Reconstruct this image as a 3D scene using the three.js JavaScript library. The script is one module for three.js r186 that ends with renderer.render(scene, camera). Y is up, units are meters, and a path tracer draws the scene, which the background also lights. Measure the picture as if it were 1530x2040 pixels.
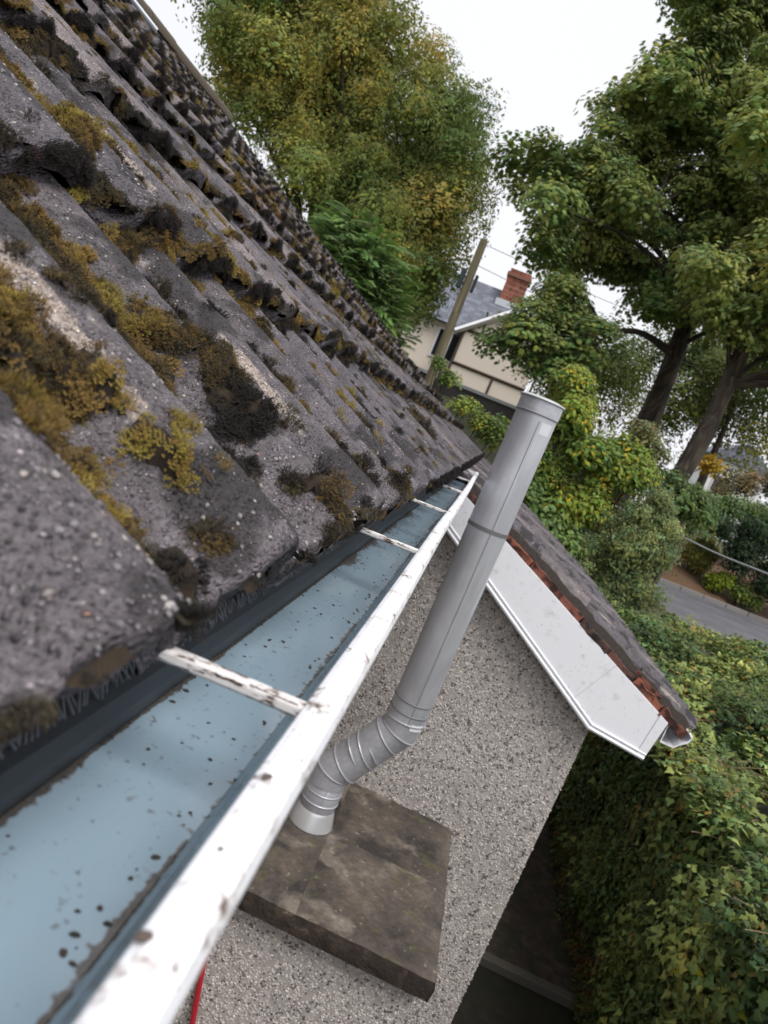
import * as THREE from 'three';
import { mergeGeometries } from 'three/addons/utils/BufferGeometryUtils.js';
import { RoundedBoxGeometry } from 'three/addons/geometries/RoundedBoxGeometry.js';

// ------------------------------------------------------------------ camera, sky, sun, exposure
const F = 1474, CX = 765, CY = 1020, R = Math.PI / 180;            // photograph 1530 x 2040
const YAW = 5.9 * R, PITCH = -7.7 * R, ROLL = 22.3 * R;
const FWD = new THREE.Vector3(-Math.sin(YAW) * Math.cos(PITCH), Math.sin(PITCH), -Math.cos(YAW) * Math.cos(PITCH));
const RT = new THREE.Vector3().crossVectors(FWD, new THREE.Vector3(0, 1, 0)).normalize(), UPV = new THREE.Vector3().crossVectors(RT, FWD);
const IR = RT.clone().multiplyScalar(Math.cos(ROLL)).addScaledVector(UPV, Math.sin(ROLL));
const IU = RT.clone().multiplyScalar(-Math.sin(ROLL)).addScaledVector(UPV, Math.cos(ROLL));
const camera = new THREE.PerspectiveCamera(2 * Math.atan(1020 / F) / R, 0.75, 0.02, 600);
camera.quaternion.setFromRotationMatrix(new THREE.Matrix4().makeBasis(IR, IU, FWD.clone().negate()));
camera.focus = 0.8; camera.userData.fStop = 14;
camera.updateMatrixWorld();

const scene = new THREE.Scene();
{ // even overcast sky
  const w = 256, h = 128, d = new Float32Array(w * h * 4);
  for (let j = 0; j < h; j++) for (let i = 0; i < w; i++) {
    const a = i / w * 2 * Math.PI, e = (j / h - 0.5) * Math.PI, x = Math.cos(e) * Math.cos(a), y = Math.sin(e), z = Math.cos(e) * Math.sin(a);
    const n = Math.sin(3.1 * x + 1.7 * y + 0.4) * Math.sin(2.3 * z - 2.9 * y + 1.1) * 0.5 + Math.sin(6.3 * x - 4.1 * z + 2) * Math.sin(7.7 * y + 3.3 * z) * 0.25;
    const v = 0.526 + 0.040 * n;
    d.set([v * 0.945, v * 0.955, v * 1.01, 1], (j * w + i) * 4);
  }
  const t = new THREE.DataTexture(d, w, h, THREE.RGBAFormat, THREE.FloatType);
  t.mapping = THREE.EquirectangularReflectionMapping; t.magFilter = t.minFilter = THREE.LinearFilter; t.needsUpdate = true;
  scene.background = t; scene.environment = t;
}
const sun = new THREE.DirectionalLight(new THREE.Color(1, 0.97, 0.93), 1.5);
sun.position.set(8, 22, 6); sun.target.position.set(0, 0, -4); sun.shadow.radius = 56; sun.castShadow = true;
sun.shadow.mapSize.set(2048, 2048);
Object.assign(sun.shadow.camera, { left: -25, right: 25, top: 25, bottom: -25, near: 0.5, far: 90 });
scene.add(sun, sun.target);
const renderer = new THREE.WebGLRenderer({ antialias: true });
renderer.toneMapping = THREE.LinearToneMapping; renderer.toneMappingExposure = 1.92; renderer.shadowMap.enabled = true;

// ------------------------------------------------------------------ helpers
let seed = 7;
const srand = (n) => { seed = n >>> 0; };
const rnd = () => { seed = (seed + 0x6D2B79F5) >>> 0; let t = seed; t = Math.imul(t ^ (t >>> 15), t | 1); t ^= t + Math.imul(t ^ (t >>> 7), t | 61); return ((t ^ (t >>> 14)) >>> 0) / 4294967296; };
const rr = (a, b) => a + (b - a) * rnd(), gs = () => (rnd() + rnd() + rnd() - 1.5) / 1.5;
const clamp = (x, a = 0, b = 1) => Math.min(b, Math.max(a, x)), mix = (a, b, t) => a + (b - a) * t, sst = (a, b, x) => { const t = clamp((x - a) / (b - a)); return t * t * (3 - 2 * t); };
const h2 = (x, y) => { let n = Math.imul(x, 374761393) + Math.imul(y, 668265263) | 0; n = Math.imul(n ^ (n >>> 13), 1274126177); return ((n ^ (n >>> 16)) >>> 0) / 4294967296; };
const vn = (x, y) => { const i = Math.floor(x), j = Math.floor(y), f = x - i, g = y - j, u = f * f * (3 - 2 * f), v = g * g * (3 - 2 * g); return mix(mix(h2(i, j), h2(i + 1, j), u), mix(h2(i, j + 1), h2(i + 1, j + 1), u), v); };
const fbm = (x, y, o = 4) => { let s = 0, a = 0.5; for (let k = 0; k < o; k++) { s += a * vn(x, y); const q = x * 1.62 - y * 1.22 + 17.1; y = x * 1.22 + y * 1.62 + 5.3; x = q; a *= 0.5; } return s / (1 - Math.pow(0.5, o)); };
const V = (x, y, z) => new THREE.Vector3(x, y, z);
const ray = (px, py) => FWD.clone().addScaledVector(IR, (px - CX) / F).addScaledVector(IU, -(py - CY) / F);   // a pixel's direction, length 1 along the lens axis
const atZ = (px, py, z) => { const d = ray(px, py); return d.multiplyScalar(z / d.z); };
const atY = (px, py, y) => { const d = ray(px, py); return d.multiplyScalar(y / d.y); };
const taken = {};
const numbered = (n) => { const k = taken[n] = (taken[n] ?? -1) + 1; return k ? n + '_' + String(k).padStart(3, '0') : n; };
const shade = (o) => { o.castShadow = o.receiveShadow = true; return o; };
function mesh(name, geo, mat, parent) { const m = shade(new THREE.Mesh(geo, mat)); m.name = parent ? name : numbered(name); (parent || scene).add(m); return m; }
function thing(name, label, category, group) { const g = new THREE.Group(); g.name = numbered(name); scene.add(g); tag(g, label, category, group); return g; }
function tag(o, label, category, group, kind) { o.userData.label = label; if (category) o.userData.category = category; if (group) o.userData.group = group; if (kind) o.userData.kind = kind; return o; }
const structure = (o, label, category) => tag(o, label, category, null, 'structure');
const stuff = (o) => { o.userData.kind = 'stuff'; return o; };
const lin = (r, g, b) => new THREE.Color().setRGB(r, g, b);
const M = (c, roughness = 0.8, o = {}) => new THREE.MeshPhysicalMaterial({ color: Array.isArray(c) ? lin(...c) : c, roughness, ...o });
function tex(w, h, fn, srgb = true, wrap = true) {     // fn(x, y) in 0..1 -> [r, g, b] 0..255
  const d = new Uint8Array(w * h * 4);
  for (let j = 0; j < h; j++) for (let i = 0; i < w; i++) { const c = fn(i / w, j / h), k = (j * w + i) * 4; d[k] = clamp(c[0], 0, 255); d[k + 1] = clamp(c[1], 0, 255); d[k + 2] = clamp(c[2], 0, 255); d[k + 3] = 255; }
  return fromData(d, w, h, srgb, wrap);
}
function fromData(d, w, h, srgb = true, wrap = true) {
  const t = new THREE.DataTexture(d, w, h, THREE.RGBAFormat); if (srgb) t.colorSpace = THREE.SRGBColorSpace;
  t.wrapS = t.wrapT = wrap ? THREE.RepeatWrapping : THREE.ClampToEdgeWrapping; t.magFilter = THREE.LinearFilter; t.minFilter = THREE.LinearMipmapLinearFilter; t.generateMipmaps = true; t.needsUpdate = true; return t;
}
const rep = (t, x, y = x) => { const c = t.clone(); c.repeat.set(x, y); c.needsUpdate = true; return c; };
const sc3 = (c, f) => [c[0] * f, c[1] * f, c[2] * f], mx3 = (a, b, t) => [mix(a[0], b[0], t), mix(a[1], b[1], t), mix(a[2], b[2], t)];
function grid(nu, nv, fn, uvf) {                       // fn(u, v) -> [x, y, z]
  const p = [], t = [], ix = [];
  for (let j = 0; j <= nv; j++) for (let i = 0; i <= nu; i++) { const q = fn(i / nu, j / nv); p.push(q[0], q[1], q[2]); const w = uvf ? uvf(i / nu, j / nv, q) : [i / nu, j / nv]; t.push(w[0], w[1]); }
  for (let j = 0; j < nv; j++) for (let i = 0; i < nu; i++) { const a = j * (nu + 1) + i, b = a + 1, c = a + nu + 1, d = c + 1; ix.push(a, b, d, a, d, c); }
  return raw(p, t, ix);
}
function raw(p, t, ix) { const g = new THREE.BufferGeometry(); g.setAttribute('position', new THREE.Float32BufferAttribute(p, 3)); g.setAttribute('uv', new THREE.Float32BufferAttribute(t, 2)); g.setIndex(ix); g.computeVertexNormals(); return g; }
function tube(pts, radii, radial = 8, caps = true) {    // tapered tube along points
  const p = [], t = [], ix = [], n = pts.length; let up = V(0.31, 0.2, 0.93), len = 0;
  for (let i = 0; i < n; i++) {
    const d = pts[Math.min(i + 1, n - 1)].clone().sub(pts[Math.max(i - 1, 0)]).normalize(), a = up.clone().addScaledVector(d, -up.dot(d)).normalize(), b = d.clone().cross(a); up = a;
    if (i) len += pts[i].distanceTo(pts[i - 1]);
    const r = Array.isArray(radii) ? radii[i] : radii;
    for (let k = 0; k <= radial; k++) { const q = k / radial * 2 * Math.PI, v = pts[i].clone().addScaledVector(a, Math.cos(q) * r).addScaledVector(b, Math.sin(q) * r); p.push(v.x, v.y, v.z); t.push(k / radial * 2 * Math.PI * r, len); }
  }
  for (let i = 0; i < n - 1; i++) for (let k = 0; k < radial; k++) { const a = i * (radial + 1) + k, b = a + radial + 1; ix.push(a, a + 1, b + 1, a, b + 1, b); }
  if (caps) for (const e of [0, n - 1]) { const c = p.length / 3; p.push(pts[e].x, pts[e].y, pts[e].z); t.push(0, 0); for (let k = 0; k < radial; k++) { const a = e * (radial + 1) + k; e ? ix.push(c, a, a + 1) : ix.push(c, a + 1, a); } }
  return raw(p, t, ix);
}
const bez = (pts, n) => new THREE.CatmullRomCurve3(pts).getPoints(n);
const boxAt = (w, h, d, x, y, z) => new THREE.BoxGeometry(w, h, d).translate(x, y, z);
function ribbon(pts, z0, z1, nz, vs = 1) {             // open profile [[x, y]] drawn along z, uv = (share of arc, metres along / vs)
  const L = [0]; for (let i = 1; i < pts.length; i++) L.push(L[i - 1] + Math.hypot(pts[i][0] - pts[i - 1][0], pts[i][1] - pts[i - 1][1]));
  const parts = [];
  for (let i = 0; i < pts.length - 1; i++) parts.push(grid(1, nz, (u, v) => [mix(pts[i][0], pts[i + 1][0], u), mix(pts[i][1], pts[i + 1][1], u), mix(z0, z1, v)], (u, v) => [mix(L[i], L[i + 1], u) / L[L.length - 1], Math.abs(mix(z0, z1, v)) / vs]));
  return mergeGeometries(parts);
}
function prism(pts, z0, z1, bevel = 0) {               // closed profile [[x, y]] drawn from z0 to z1
  const s = new THREE.Shape(pts.map((q) => new THREE.Vector2(q[0], q[1])));
  const a = Math.min(z0, z1), b = Math.max(z0, z1);
  return new THREE.ExtrudeGeometry(s, { depth: b - a - 2 * bevel, bevelEnabled: bevel > 0, bevelThickness: bevel, bevelSize: bevel, bevelOffset: -bevel, bevelSegments: 2, curveSegments: 4 }).translate(0, 0, a + bevel);
}
function instanced(name, geo, mat, list, parent, colour = true) {   // list of { m: Matrix4, c: Color }
  const o = shade(new THREE.InstancedMesh(geo, mat, list.length)); o.name = parent ? name : numbered(name);
  list.forEach((q, i) => { o.setMatrixAt(i, q.m); if (colour) o.setColorAt(i, q.c); });
  (parent || scene).add(o); stuff(o); return o;
}
const TM = new THREE.Matrix4(), TQ = new THREE.Quaternion(), TQ2 = new THREE.Quaternion(), YA = V(0, 1, 0);
function place(pos, normal, spin, sx, sy = sx, sz = sx) { TQ.setFromUnitVectors(YA, normal); TQ2.setFromAxisAngle(YA, spin); return new THREE.Matrix4().compose(pos, TQ.clone().multiply(TQ2), V(sx, sy, sz)); }

// ------------------------------------------------------------------ measures (u: photo units, one gutter-lip height below the lens = 0.15 u)
const K = 0.77, u = (v) => v * K;
const GZ = u(-4.1), FZ = u(-9.6), NZ = 1.0;            // gable face, far end, near end
const GROUND = -2.85;
const RP = Math.atan(0.578), RC = Math.cos(RP), RS = Math.sin(RP), OX = u(-0.1045), OY = u(-0.1435), GAUGE = 0.335, STEP = 0.030, PIT = 0.15, COURSES = 13;
const crest0 = u(0.472);                                  // -z of one roll crest
const EP = Math.atan(0.479), EC = Math.cos(EP), ES = Math.sin(EP), EX = u(1.565), EY = u(-0.962);
// arched roll, a little steeper on its far side; a = -z
const prof = (a) => { let d = ((a - crest0) / PIT) % 1; if (d < 0) d += 1; if (d > 0.5) d -= 1; d *= PIT; const w = d > 0 ? 0.046 : 0.057, e = Math.abs(d); return e < w ? 0.032 * Math.pow(0.5 + 0.5 * Math.cos(Math.PI * e / w), 0.70) : 0; };
const surf = (a, s) => prof(a) - STEP * (s / GAUGE - Math.floor(s / GAUGE));
const roofP = (a, s, c) => V(OX - s * RC + c * RS, OY + s * RS + c * RC, -a);
const roofN = V(RS, RC, 0), roofUp = V(-RC, RS, 0);
const onRoof = (px, py) => { const d = ray(px, py), t = Math.tan(RP), k = (OY + t * OX) / (d.y + t * d.x); return [-d.z * k, (OX - d.x * k) / RC]; };   // -> [a, s]

// ------------------------------------------------------------------ ground, road
srand(11);
const grassT = tex(512, 512, (x, y) => { const n = fbm(x * 40, y * 40, 4), m = fbm(x * 9 + 3, y * 9, 3); return mx3([52, 58, 30], [92, 84, 52], clamp(n * 1.3 - 0.25 + (m - 0.5))); });
const roadLine = (x) => -11.2 + (x - 4) * -0.28;         // near edge of the road
const roadFar = (x) => -26.6 + (x - 6) * -0.3;
const hGround = (x, z) => {
  const a = sst(-9.5, -14, z), left = 1 - sst(1.6, 5.2, x - Math.max(0, -z - 14) * 0.12);
  return GROUND + a * (0.7 + left * 1.8) + left * sst(-13, -30, z) * 1.9 + (1 - left) * sst(-27, -45, z + 0.3 * (x - 6)) * 2.2 + 0.05 * (fbm(x * 0.9, z * 0.9, 2) - 0.5);
};
{
  const e = (t) => Math.sign(t) * Math.pow(Math.abs(t), 2.2);
  const g = grid(150, 150, (a, b) => { const x = 230 * e(a * 2 - 1), z = -20 - 230 * e(b * 2 - 1); return [x, hGround(x, z) - 0.012, z]; }, (a, b, q) => [q[0] / 3, q[2] / 3]);
  structure(mesh('ground', g, M(0xffffff, 0.95, { map: grassT })), 'rough grassy earth rising behind the house');
  const roadT = tex(512, 512, (x, y) => { const n = fbm(x * 160, y * 160, 2), m = fbm(x * 5, y * 5, 4); return sc3([104, 104, 110], 0.72 + 0.3 * n + 0.3 * (m - 0.5)); });
  const road = grid(60, 14, (a, b) => { const x = mix(-6, 60, a), z = mix(roadLine(x), roadFar(x), b); return [x, -2.1, z]; }, (a, b, q) => [q[0] / 2, q[2] / 2]);
  structure(mesh('road', road, M(0xffffff, 0.7, { map: roadT })), 'grey tarmac road beyond the ivy');
  const kerbT = M([0.2, 0.19, 0.18], 0.9);
  const ks = thing('kerb', 'low grey stone kerb along the far side of the road'); ks.userData = { kind: 'structure', label: 'low grey stone kerb along the far side of the road' };
  for (let i = 0; i < 46; i++) { const x = 2 + i * 0.92, a = Math.atan2(0.3, 1); const k = mesh('kerb_stone', new RoundedBoxGeometry(0.94, 0.3, 0.16, 1, 0.02), kerbT, ks); k.position.set(x, -2.1, roadFar(x)); k.rotation.y = a; }
  const mulchT = tex(256, 256, (x, y) => { const n = fbm(x * 60, y * 60, 3); return mx3([60, 44, 30], [128, 98, 68], clamp(n * 1.5 - 0.3)); });
  const bank = grid(40, 10, (a, b) => { const x = mix(2, 44, a), z = roadFar(x) - 0.05 - b * 5; return [x, -2.02 + b * 1.5 + 0.15 * (fbm(x, z, 2) - 0.5), z]; }, (a, b, q) => [q[0], q[2]]);
  structure(mesh('planted_bank', bank, M(0xffffff, 0.95, { map: mulchT })), 'brown leaf-littered bank behind the kerb');
  // passage between the gable end and the ivy
  const pathT = tex(512, 512, (x, y) => { const n = fbm(x * 30, y * 30, 4), m = fbm(x * 6 + 9, y * 6, 3), g = fbm(x * 14, y * 14 + 4, 3); const c = mx3([48, 42, 36], [84, 72, 60], clamp(n * 1.4 - 0.2)); return mx3(c, [40, 50, 26], clamp((g - 0.5) * 4) * 0.7 + clamp(m - 0.6)); });
  const pth = grid(30, 60, (a, b) => { const x = mix(0.2, 2.2, a), z = mix(-4.2, -9.3, b); return [x, GROUND + 0.045 + 0.02 * (fbm(x * 4, z * 4, 3) - 0.5), z]; }, (a, b, q) => [q[0] / 1.2, q[2] / 1.2]);
  structure(mesh('path', pth, M(0xffffff, 0.85, { map: pathT })), 'dark damp passage between the gable wall and the ivy');
  const pave = grid(30, 30, (a, b) => { const x = mix(-0.4, 2.2, a), z = mix(-0.5, -4.19, b); return [x, GROUND + 0.006, z]; }, (a, b, q) => [q[0] / 1.5, q[2] / 1.5]);
  structure(mesh('path', pave, M(0x9aa08c, 0.8, { map: pathT })), 'dark green concrete yard below the gable');
  structure(mesh('path_step', new RoundedBoxGeometry(2.0, 0.062, 0.07, 2, 0.01).translate(1.2, GROUND + 0.031, -4.225), M([0.1, 0.09, 0.075], 0.9)), 'low concrete step edge across the passage');
}

// ------------------------------------------------------------------ surface textures for the house
function tileTexture(k) {                               // one concrete tile, 0.30 across (two rolls) x 0.42 up the slope
  srand(100 + k); const w = 768, h = 1024, d = new Uint8Array(w * h * 4), b = new Uint8Array(w * h * 4), H = new Float32Array(w * h), C = new Float32Array(w * h * 3);
  const base = [[112, 105, 109], [105, 99, 105], [119, 110, 111], [100, 95, 100]][k % 4];
  for (let j = 0; j < h; j++) for (let i = 0; i < w; i++) {
    const x = i / w * 0.3, y = j / h * 0.42, q = j * w + i, n1 = fbm(x * 60 + k * 31, y * 60, 3), n2 = fbm(x * 14 + k * 7, y * 9 + 3, 3), g = h2(i + k * 991, j), g2 = vn(x * 900 + 5, y * 900 + k);
    let c = sc3(base, 0.74 + 0.34 * n1 + 0.2 * (g - 0.5) + 0.22 * (g2 - 0.5) + 0.35 * (n2 - 0.5));
    // bare sandy streaks on the flanks of the rolls, grey algae, black lichen crust
    const dr = Math.abs(((x / 0.15 + 0.5) % 1) - 0.5) * 0.15, flank = Math.exp(-Math.pow((dr - 0.045) / 0.016, 2));
    const st = fbm(x * 34 + k * 13, y * 8 + k * 5, 4);
    const patch = sst(0.655, 0.70, st * 0.75 + flank * 0.16 + 0.2 * (n1 - 0.5));
    c = mx3(c, sc3([188, 172, 158], 0.62 + 0.6 * g2 * n1 + 0.3 * g), patch * 0.68);
    const blk = sst(0.58, 0.70, fbm(x * 22 + 40 + k, y * 22 + k * 3, 4) + 0.16 * (1 - y / 0.12 > 0 ? 1 - y / 0.12 : 0) * fbm(x * 70, y * 70 + k, 2));
    c = mx3(c, [40, 37, 39], blk * 0.75);
    H[q] = 0.34 + 0.34 * (g2 - 0.5) + 0.34 * (vn(x * 420 + k, y * 420) - 0.5) + 0.2 * (n1 - 0.5) + 0.1 * (g - 0.5); C.set(c, q * 3);
  }
  const dot = (x, y, r, c, hh) => { const R2 = Math.ceil(r); for (let j = -R2; j <= R2; j++) for (let i = -R2; i <= R2; i++) { const e = Math.hypot(i, j) / r; if (e > 1) continue; const X = (x + i + w) % w, Y = clamp(y + j, 0, h - 1), q = Y * w + X, a = 1 - e * e * e; for (let m = 0; m < 3; m++) C[q * 3 + m] = mix(C[q * 3 + m], c[m], a); H[q] = Math.max(H[q], mix(H[q], hh, Math.sqrt(1 - e * e))); } };
  const near = (x, y, f) => { const q = (y * w + x) * 3; return [C[q] * f, C[q + 1] * f, C[q + 2] * f]; };
  for (let i = 0; i < 15000; i++) { const r = 1.1 + 1.9 * Math.pow(rnd(), 1.8), x = Math.floor(rnd() * w), y = Math.floor(rnd() * h), t = rnd(); dot(x, y, r, near(x, y, t < 0.55 ? rr(1.05, 1.4) : t < 0.85 ? rr(0.6, 0.9) : rr(1.4, 1.75)), rr(0.55, 0.9)); }
  for (let i = 0; i < 700; i++) { const r = 1.6 + 2.6 * Math.pow(rnd(), 2.4), t = rnd(); dot(Math.floor(rnd() * w), Math.floor(rnd() * h), r, t < 0.6 ? sc3([158, 148, 144], rr(0.8, 1.15)) : t < 0.8 ? [196, 186, 178] : t < 0.88 ? [166, 132, 118] : [76, 70, 72], rr(0.8, 1)); }
  for (let q = 0; q < w * h; q++) { for (let m = 0; m < 3; m++) d[q * 4 + m] = clamp(C[q * 3 + m], 0, 255); d[q * 4 + 3] = 255; const v = clamp(H[q] * 255, 0, 255); b[q * 4] = b[q * 4 + 1] = b[q * 4 + 2] = v; b[q * 4 + 3] = 255; }
  return [fromData(d, w, h, true, false), fromData(b, w, h, false, false)];
}
const tileMats = [0, 1, 2, 3].map((k) => { const [map, bumpMap] = tileTexture(k); return M(0xffffff, 0.66, { map, bumpMap, bumpScale: 0.0045, specularIntensity: 0.7 }); });

function tileGeo(k, na, nb, rough) {                    // local x across (0..0.3), y up the slope (0..0.415), z out of the roof
  const W = 2 * PIT, L = 0.412, th = 0.019, o = k * 13.7;
  const cz = (x) => prof(crest0 - PIT / 2 + x);
  const tail = (x) => rough * (0.011 * (fbm(x * 30 + o, 3.1, 3) - 0.5) + 0.006 * (vn(x * 120 + o, 9) - 0.5));
  const lump = (x, y) => rough * (0.0026 * (fbm(x * 40 + o, y * 40, 3) - 0.5) + 0.0018 * (vn(x * 220 + o, y * 220) - 0.5));
  const rows = [[0, -th - 0.004, 1], [0, -th * 0.5, 1], [0, -0.0045, 1], [0.0016, -0.0012, 1], [0.005, 0, 1]];
  for (let j = 1; j <= nb; j++) rows.push([0.005 + (L - 0.005) * Math.pow(j / nb, 1.15), 0, 0]);
  const p = [], t = [], ix = [];
  rows.forEach(([y, dz, isTail], j) => { for (let i = 0; i <= na; i++) {
    const x = i / na * W, yy = y + tail(x) * (1 - clamp(y / 0.05)) + (j < 3 ? rough * 0.003 * (vn(x * 160 + o, j * 3.3) - 0.5) : 0);
    const xx = clamp(x, 0.0012, W - 0.0012);
    p.push(xx, yy, cz(x) + dz + lump(x, y)); t.push(x / W, clamp((y + (j < 3 ? -dz : 0) + 0.002) / 0.42));
  } });
  const n = na + 1;
  for (let j = 0; j < rows.length - 1; j++) for (let i = 0; i < na; i++) { const a = j * n + i; ix.push(a, a + 1, a + n + 1, a, a + n + 1, a + n); }
  const side = (i) => { const b0 = p.length / 3; for (let j = 4; j < rows.length; j++) { const a = (j * n + i) * 3; p.push(p[a], p[a + 1], p[a + 2] - th); t.push(i ? 1 : 0, p[a + 1] / 0.42); } for (let j = 4; j < rows.length - 1; j++) { const a = j * n + i, b = b0 + j - 4; i ? ix.push(a, b + 1, a + n, a, b, b + 1) : ix.push(a, a + n, b + 1, a, b + 1, b); } };
  side(0); side(na);
  return raw(p, t, ix);
}
const tileNear = [0, 1, 2, 3, 4, 5].map((k) => tileGeo(k, 72, 56, 1)), tileMid = [0, 1, 2].map((k) => tileGeo(k + 6, 36, 10, 1)), tileFar = [0, 1, 2].map((k) => tileGeo(k + 9, 20, 2, 0.7));

// ------------------------------------------------------------------ the bungalow
const whiteT = tex(512, 512, (x, y) => { const n = fbm(x * 20, y * 20, 4), s = fbm(x * 70, y * 70, 3); return mx3([236, 237, 242], [170, 166, 160], clamp((n - 0.66) * 3) * 0.5 + clamp((s - 0.74) * 5) * 0.6); });
const whiteBoard = M(0xffffff, 0.42, { map: rep(whiteT, 1.4) });
const deckM = M([0.05, 0.045, 0.045], 0.9);
const house = thing('bungalow', 'pebbledashed bungalow with a mossy concrete tiled roof', 'house');

// walls (mortar behind the dash) and the dash itself
const mortarT = tex(256, 256, (x, y) => { const n = fbm(x * 50, y * 50, 3); return mx3([144, 138, 134], [190, 183, 178], n); });
const mortarM = M(0xffffff, 0.95, { map: mortarT });
const pebGeo = [0, 1, 2].map((k) => { srand(50 + k); const g = new THREE.IcosahedronGeometry(1, 1), p = g.attributes.position, cache = {}; for (let i = 0; i < p.count; i++) { const key = [p.getX(i), p.getY(i), p.getZ(i)].map((v) => v.toFixed(3)).join(), s = cache[key] ??= rr(0.78, 1.15); p.setXYZ(i, p.getX(i) * s, p.getY(i) * s * 0.72, p.getZ(i) * s); } g.computeVertexNormals(); return g; });
const pebM = M(0xffffff, 0.62);
const pebCol = () => { const t = rnd(), v = rr(1.25, 1.7); return t < 0.40 ? lin(0.39 * v, 0.36 * v, 0.335 * v) : t < 0.66 ? lin(0.30 * v, 0.275 * v, 0.26 * v) : t < 0.82 ? lin(0.24 * v, 0.222 * v, 0.218 * v) : t < 0.90 ? lin(0.50 * v, 0.46 * v, 0.41 * v) : t < 0.94 ? lin(0.10 * v, 0.085 * v, 0.075 * v) : lin(0.06, 0.053, 0.05); };
function dash(parent, p0, ux, uy, n, w, h, inside, density = 18500) {
  const lists = [[], [], []], count = w * h * density;
  for (let i = 0; i < count; i++) {
    const a = rnd() * w, b = rnd() * h; if (inside && !inside(a, b)) continue;
    const bare = fbm(a * 42 + p0.x * 7, b * 42 + p0.z * 3, 2); if (bare > 0.70 && rnd() < 0.9) continue;      // lost stones
    const pit = fbm(a * 70 + 9, b * 70 + p0.z * 3, 2) > (inside ? 0.69 : 0.73), r = rr(0.0028, 0.0050), q = p0.clone().addScaledVector(ux, a).addScaledVector(uy, b).addScaledVector(n, -r * 0.22);
    const nn = n.clone().add(V(gs() * 0.5, gs() * 0.5, gs() * 0.5)).normalize();
    lists[i % 3].push({ m: place(q, nn, rnd() * 6.28, r * rr(0.85, 1.35), r, r), c: pit ? lin(0.12, 0.105, 0.098) : pebCol() });
  }
  lists.forEach((l, i) => instanced('pebble_dash', pebGeo[i], pebM, l, parent));
}
const X = V(1, 0, 0), Y = V(0, 1, 0), Z = V(0, 0, 1);
const WX = u(1.09), MX = u(-0.34);                      // outer corner of the gable wall, line of the main front wall
const eTop = (x) => EY + (EX - x) * Math.tan(EP) - 0.10;
{
  srand(21);
  const gw = mesh('gable_wall', prism([[MX - 0.1, GROUND], [WX, GROUND], [WX, eTop(WX)], [MX - 0.1, eTop(MX - 0.1)]], GZ, GZ - 0.25), mortarM, house);
  dash(gw, V(-0.2, GROUND + 0.1, GZ), X, Y, Z, WX + 0.2, 2.75, (a, b) => GROUND + 0.1 + b < eTop(a - 0.2));
  const sw = mesh('side_wall', prism([[0, GROUND], [FZ + 0.1 - GZ, GROUND], [FZ + 0.1 - GZ, eTop(WX)], [0, eTop(WX)]], -0.125, 0.125).rotateY(-Math.PI / 2).translate(WX - 0.125, 0, GZ - 0.25), mortarM, house);
  sw.geometry.computeBoundingBox(); const bb = sw.geometry.boundingBox; sw.geometry.translate(0, 0, (GZ - 0.25) - bb.max.z);
  mesh('front_wall', boxAt(0.25, OY - 0.22 - GROUND, NZ - GZ, MX - 0.125, (OY - 0.22 + GROUND) / 2, (NZ + GZ) / 2), mortarM, house);
  mesh('end_wall', prism([[MX - 0.1, GROUND], [WX - 0.3, GROUND], [WX - 0.3, eTop(WX - 0.3) - 0.05], [MX, OY - 0.2], [OX - 4.3 * RC, OY + 4.3 * RS - 0.25], [-7.4, OY - 0.25], [-7.4, GROUND]], FZ + 0.08, FZ + 0.3), mortarM, house);
  mesh('end_wall', prism([[MX - 0.26, GROUND], [MX - 0.26, OY - 0.24], [OX - 4.3 * RC, OY + 4.3 * RS - 0.25], [-7.4, OY - 0.25], [-7.4, GROUND]], NZ - 0.1, NZ - 0.3), mortarM, house);
  mesh('back_wall', boxAt(0.25, OY - 0.3 - GROUND, NZ - FZ - 0.3, -7.28, (OY - 0.3 + GROUND) / 2, (NZ + FZ) / 2), mortarM, house);
}
// roof of the main range: deck, tiles, ridge
const deckPrism = (ox, oy, c, s, s0, s1, t0, t1, z0, z1) => { const P = (q, d) => [ox - q * c + d * s, oy + q * s + d * c]; return prism([P(s0, t0), P(s1, t0), P(s1, t1), P(s0, t1)], z0, z1); };
const SR = COURSES * GAUGE;
const roof = mesh('roof', deckPrism(OX, OY, RC, RS, 0.05, SR + 0.02, -0.055, -0.045, NZ, FZ + 0.06), deckM, house);
tag(roof, 'mossy grey roof slope of rolled concrete tiles');
{
  const back = mesh('rear_roof_slope', prism([[OX - SR * RC, OY + SR * RS], [OX - SR * RC - 3.9, OY + SR * RS - 3.9 * Math.tan(RP)], [OX - SR * RC - 3.9, OY + SR * RS - 3.9 * Math.tan(RP) - 0.05], [OX - SR * RC, OY + SR * RS - 0.05]], NZ, FZ), tileMats[0], house);
  void back;
}
const TILT = Math.atan(STEP / GAUGE);
function tileMatrix(a0, s0, ox, oy, pitch, j) {
  const c = Math.cos(pitch), s = Math.sin(pitch), up = V(-c, s, 0), n = V(s, c, 0);
  const b = up.clone().multiplyScalar(Math.cos(TILT)).addScaledVector(n, -Math.sin(TILT)), cc = n.clone().multiplyScalar(Math.cos(TILT)).addScaledVector(up, Math.sin(TILT)), a = V(0, 0, -1);
  const m = new THREE.Matrix4().makeBasis(a, b, cc); m.multiply(new THREE.Matrix4().makeRotationZ(j[0])).multiply(new THREE.Matrix4().makeRotationX(j[1]));
  const p = V(ox - (s0 + j[2]) * c + j[3] * s, oy + (s0 + j[2]) * s + j[3] * c, -a0); m.setPosition(p); return m;
}
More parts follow.
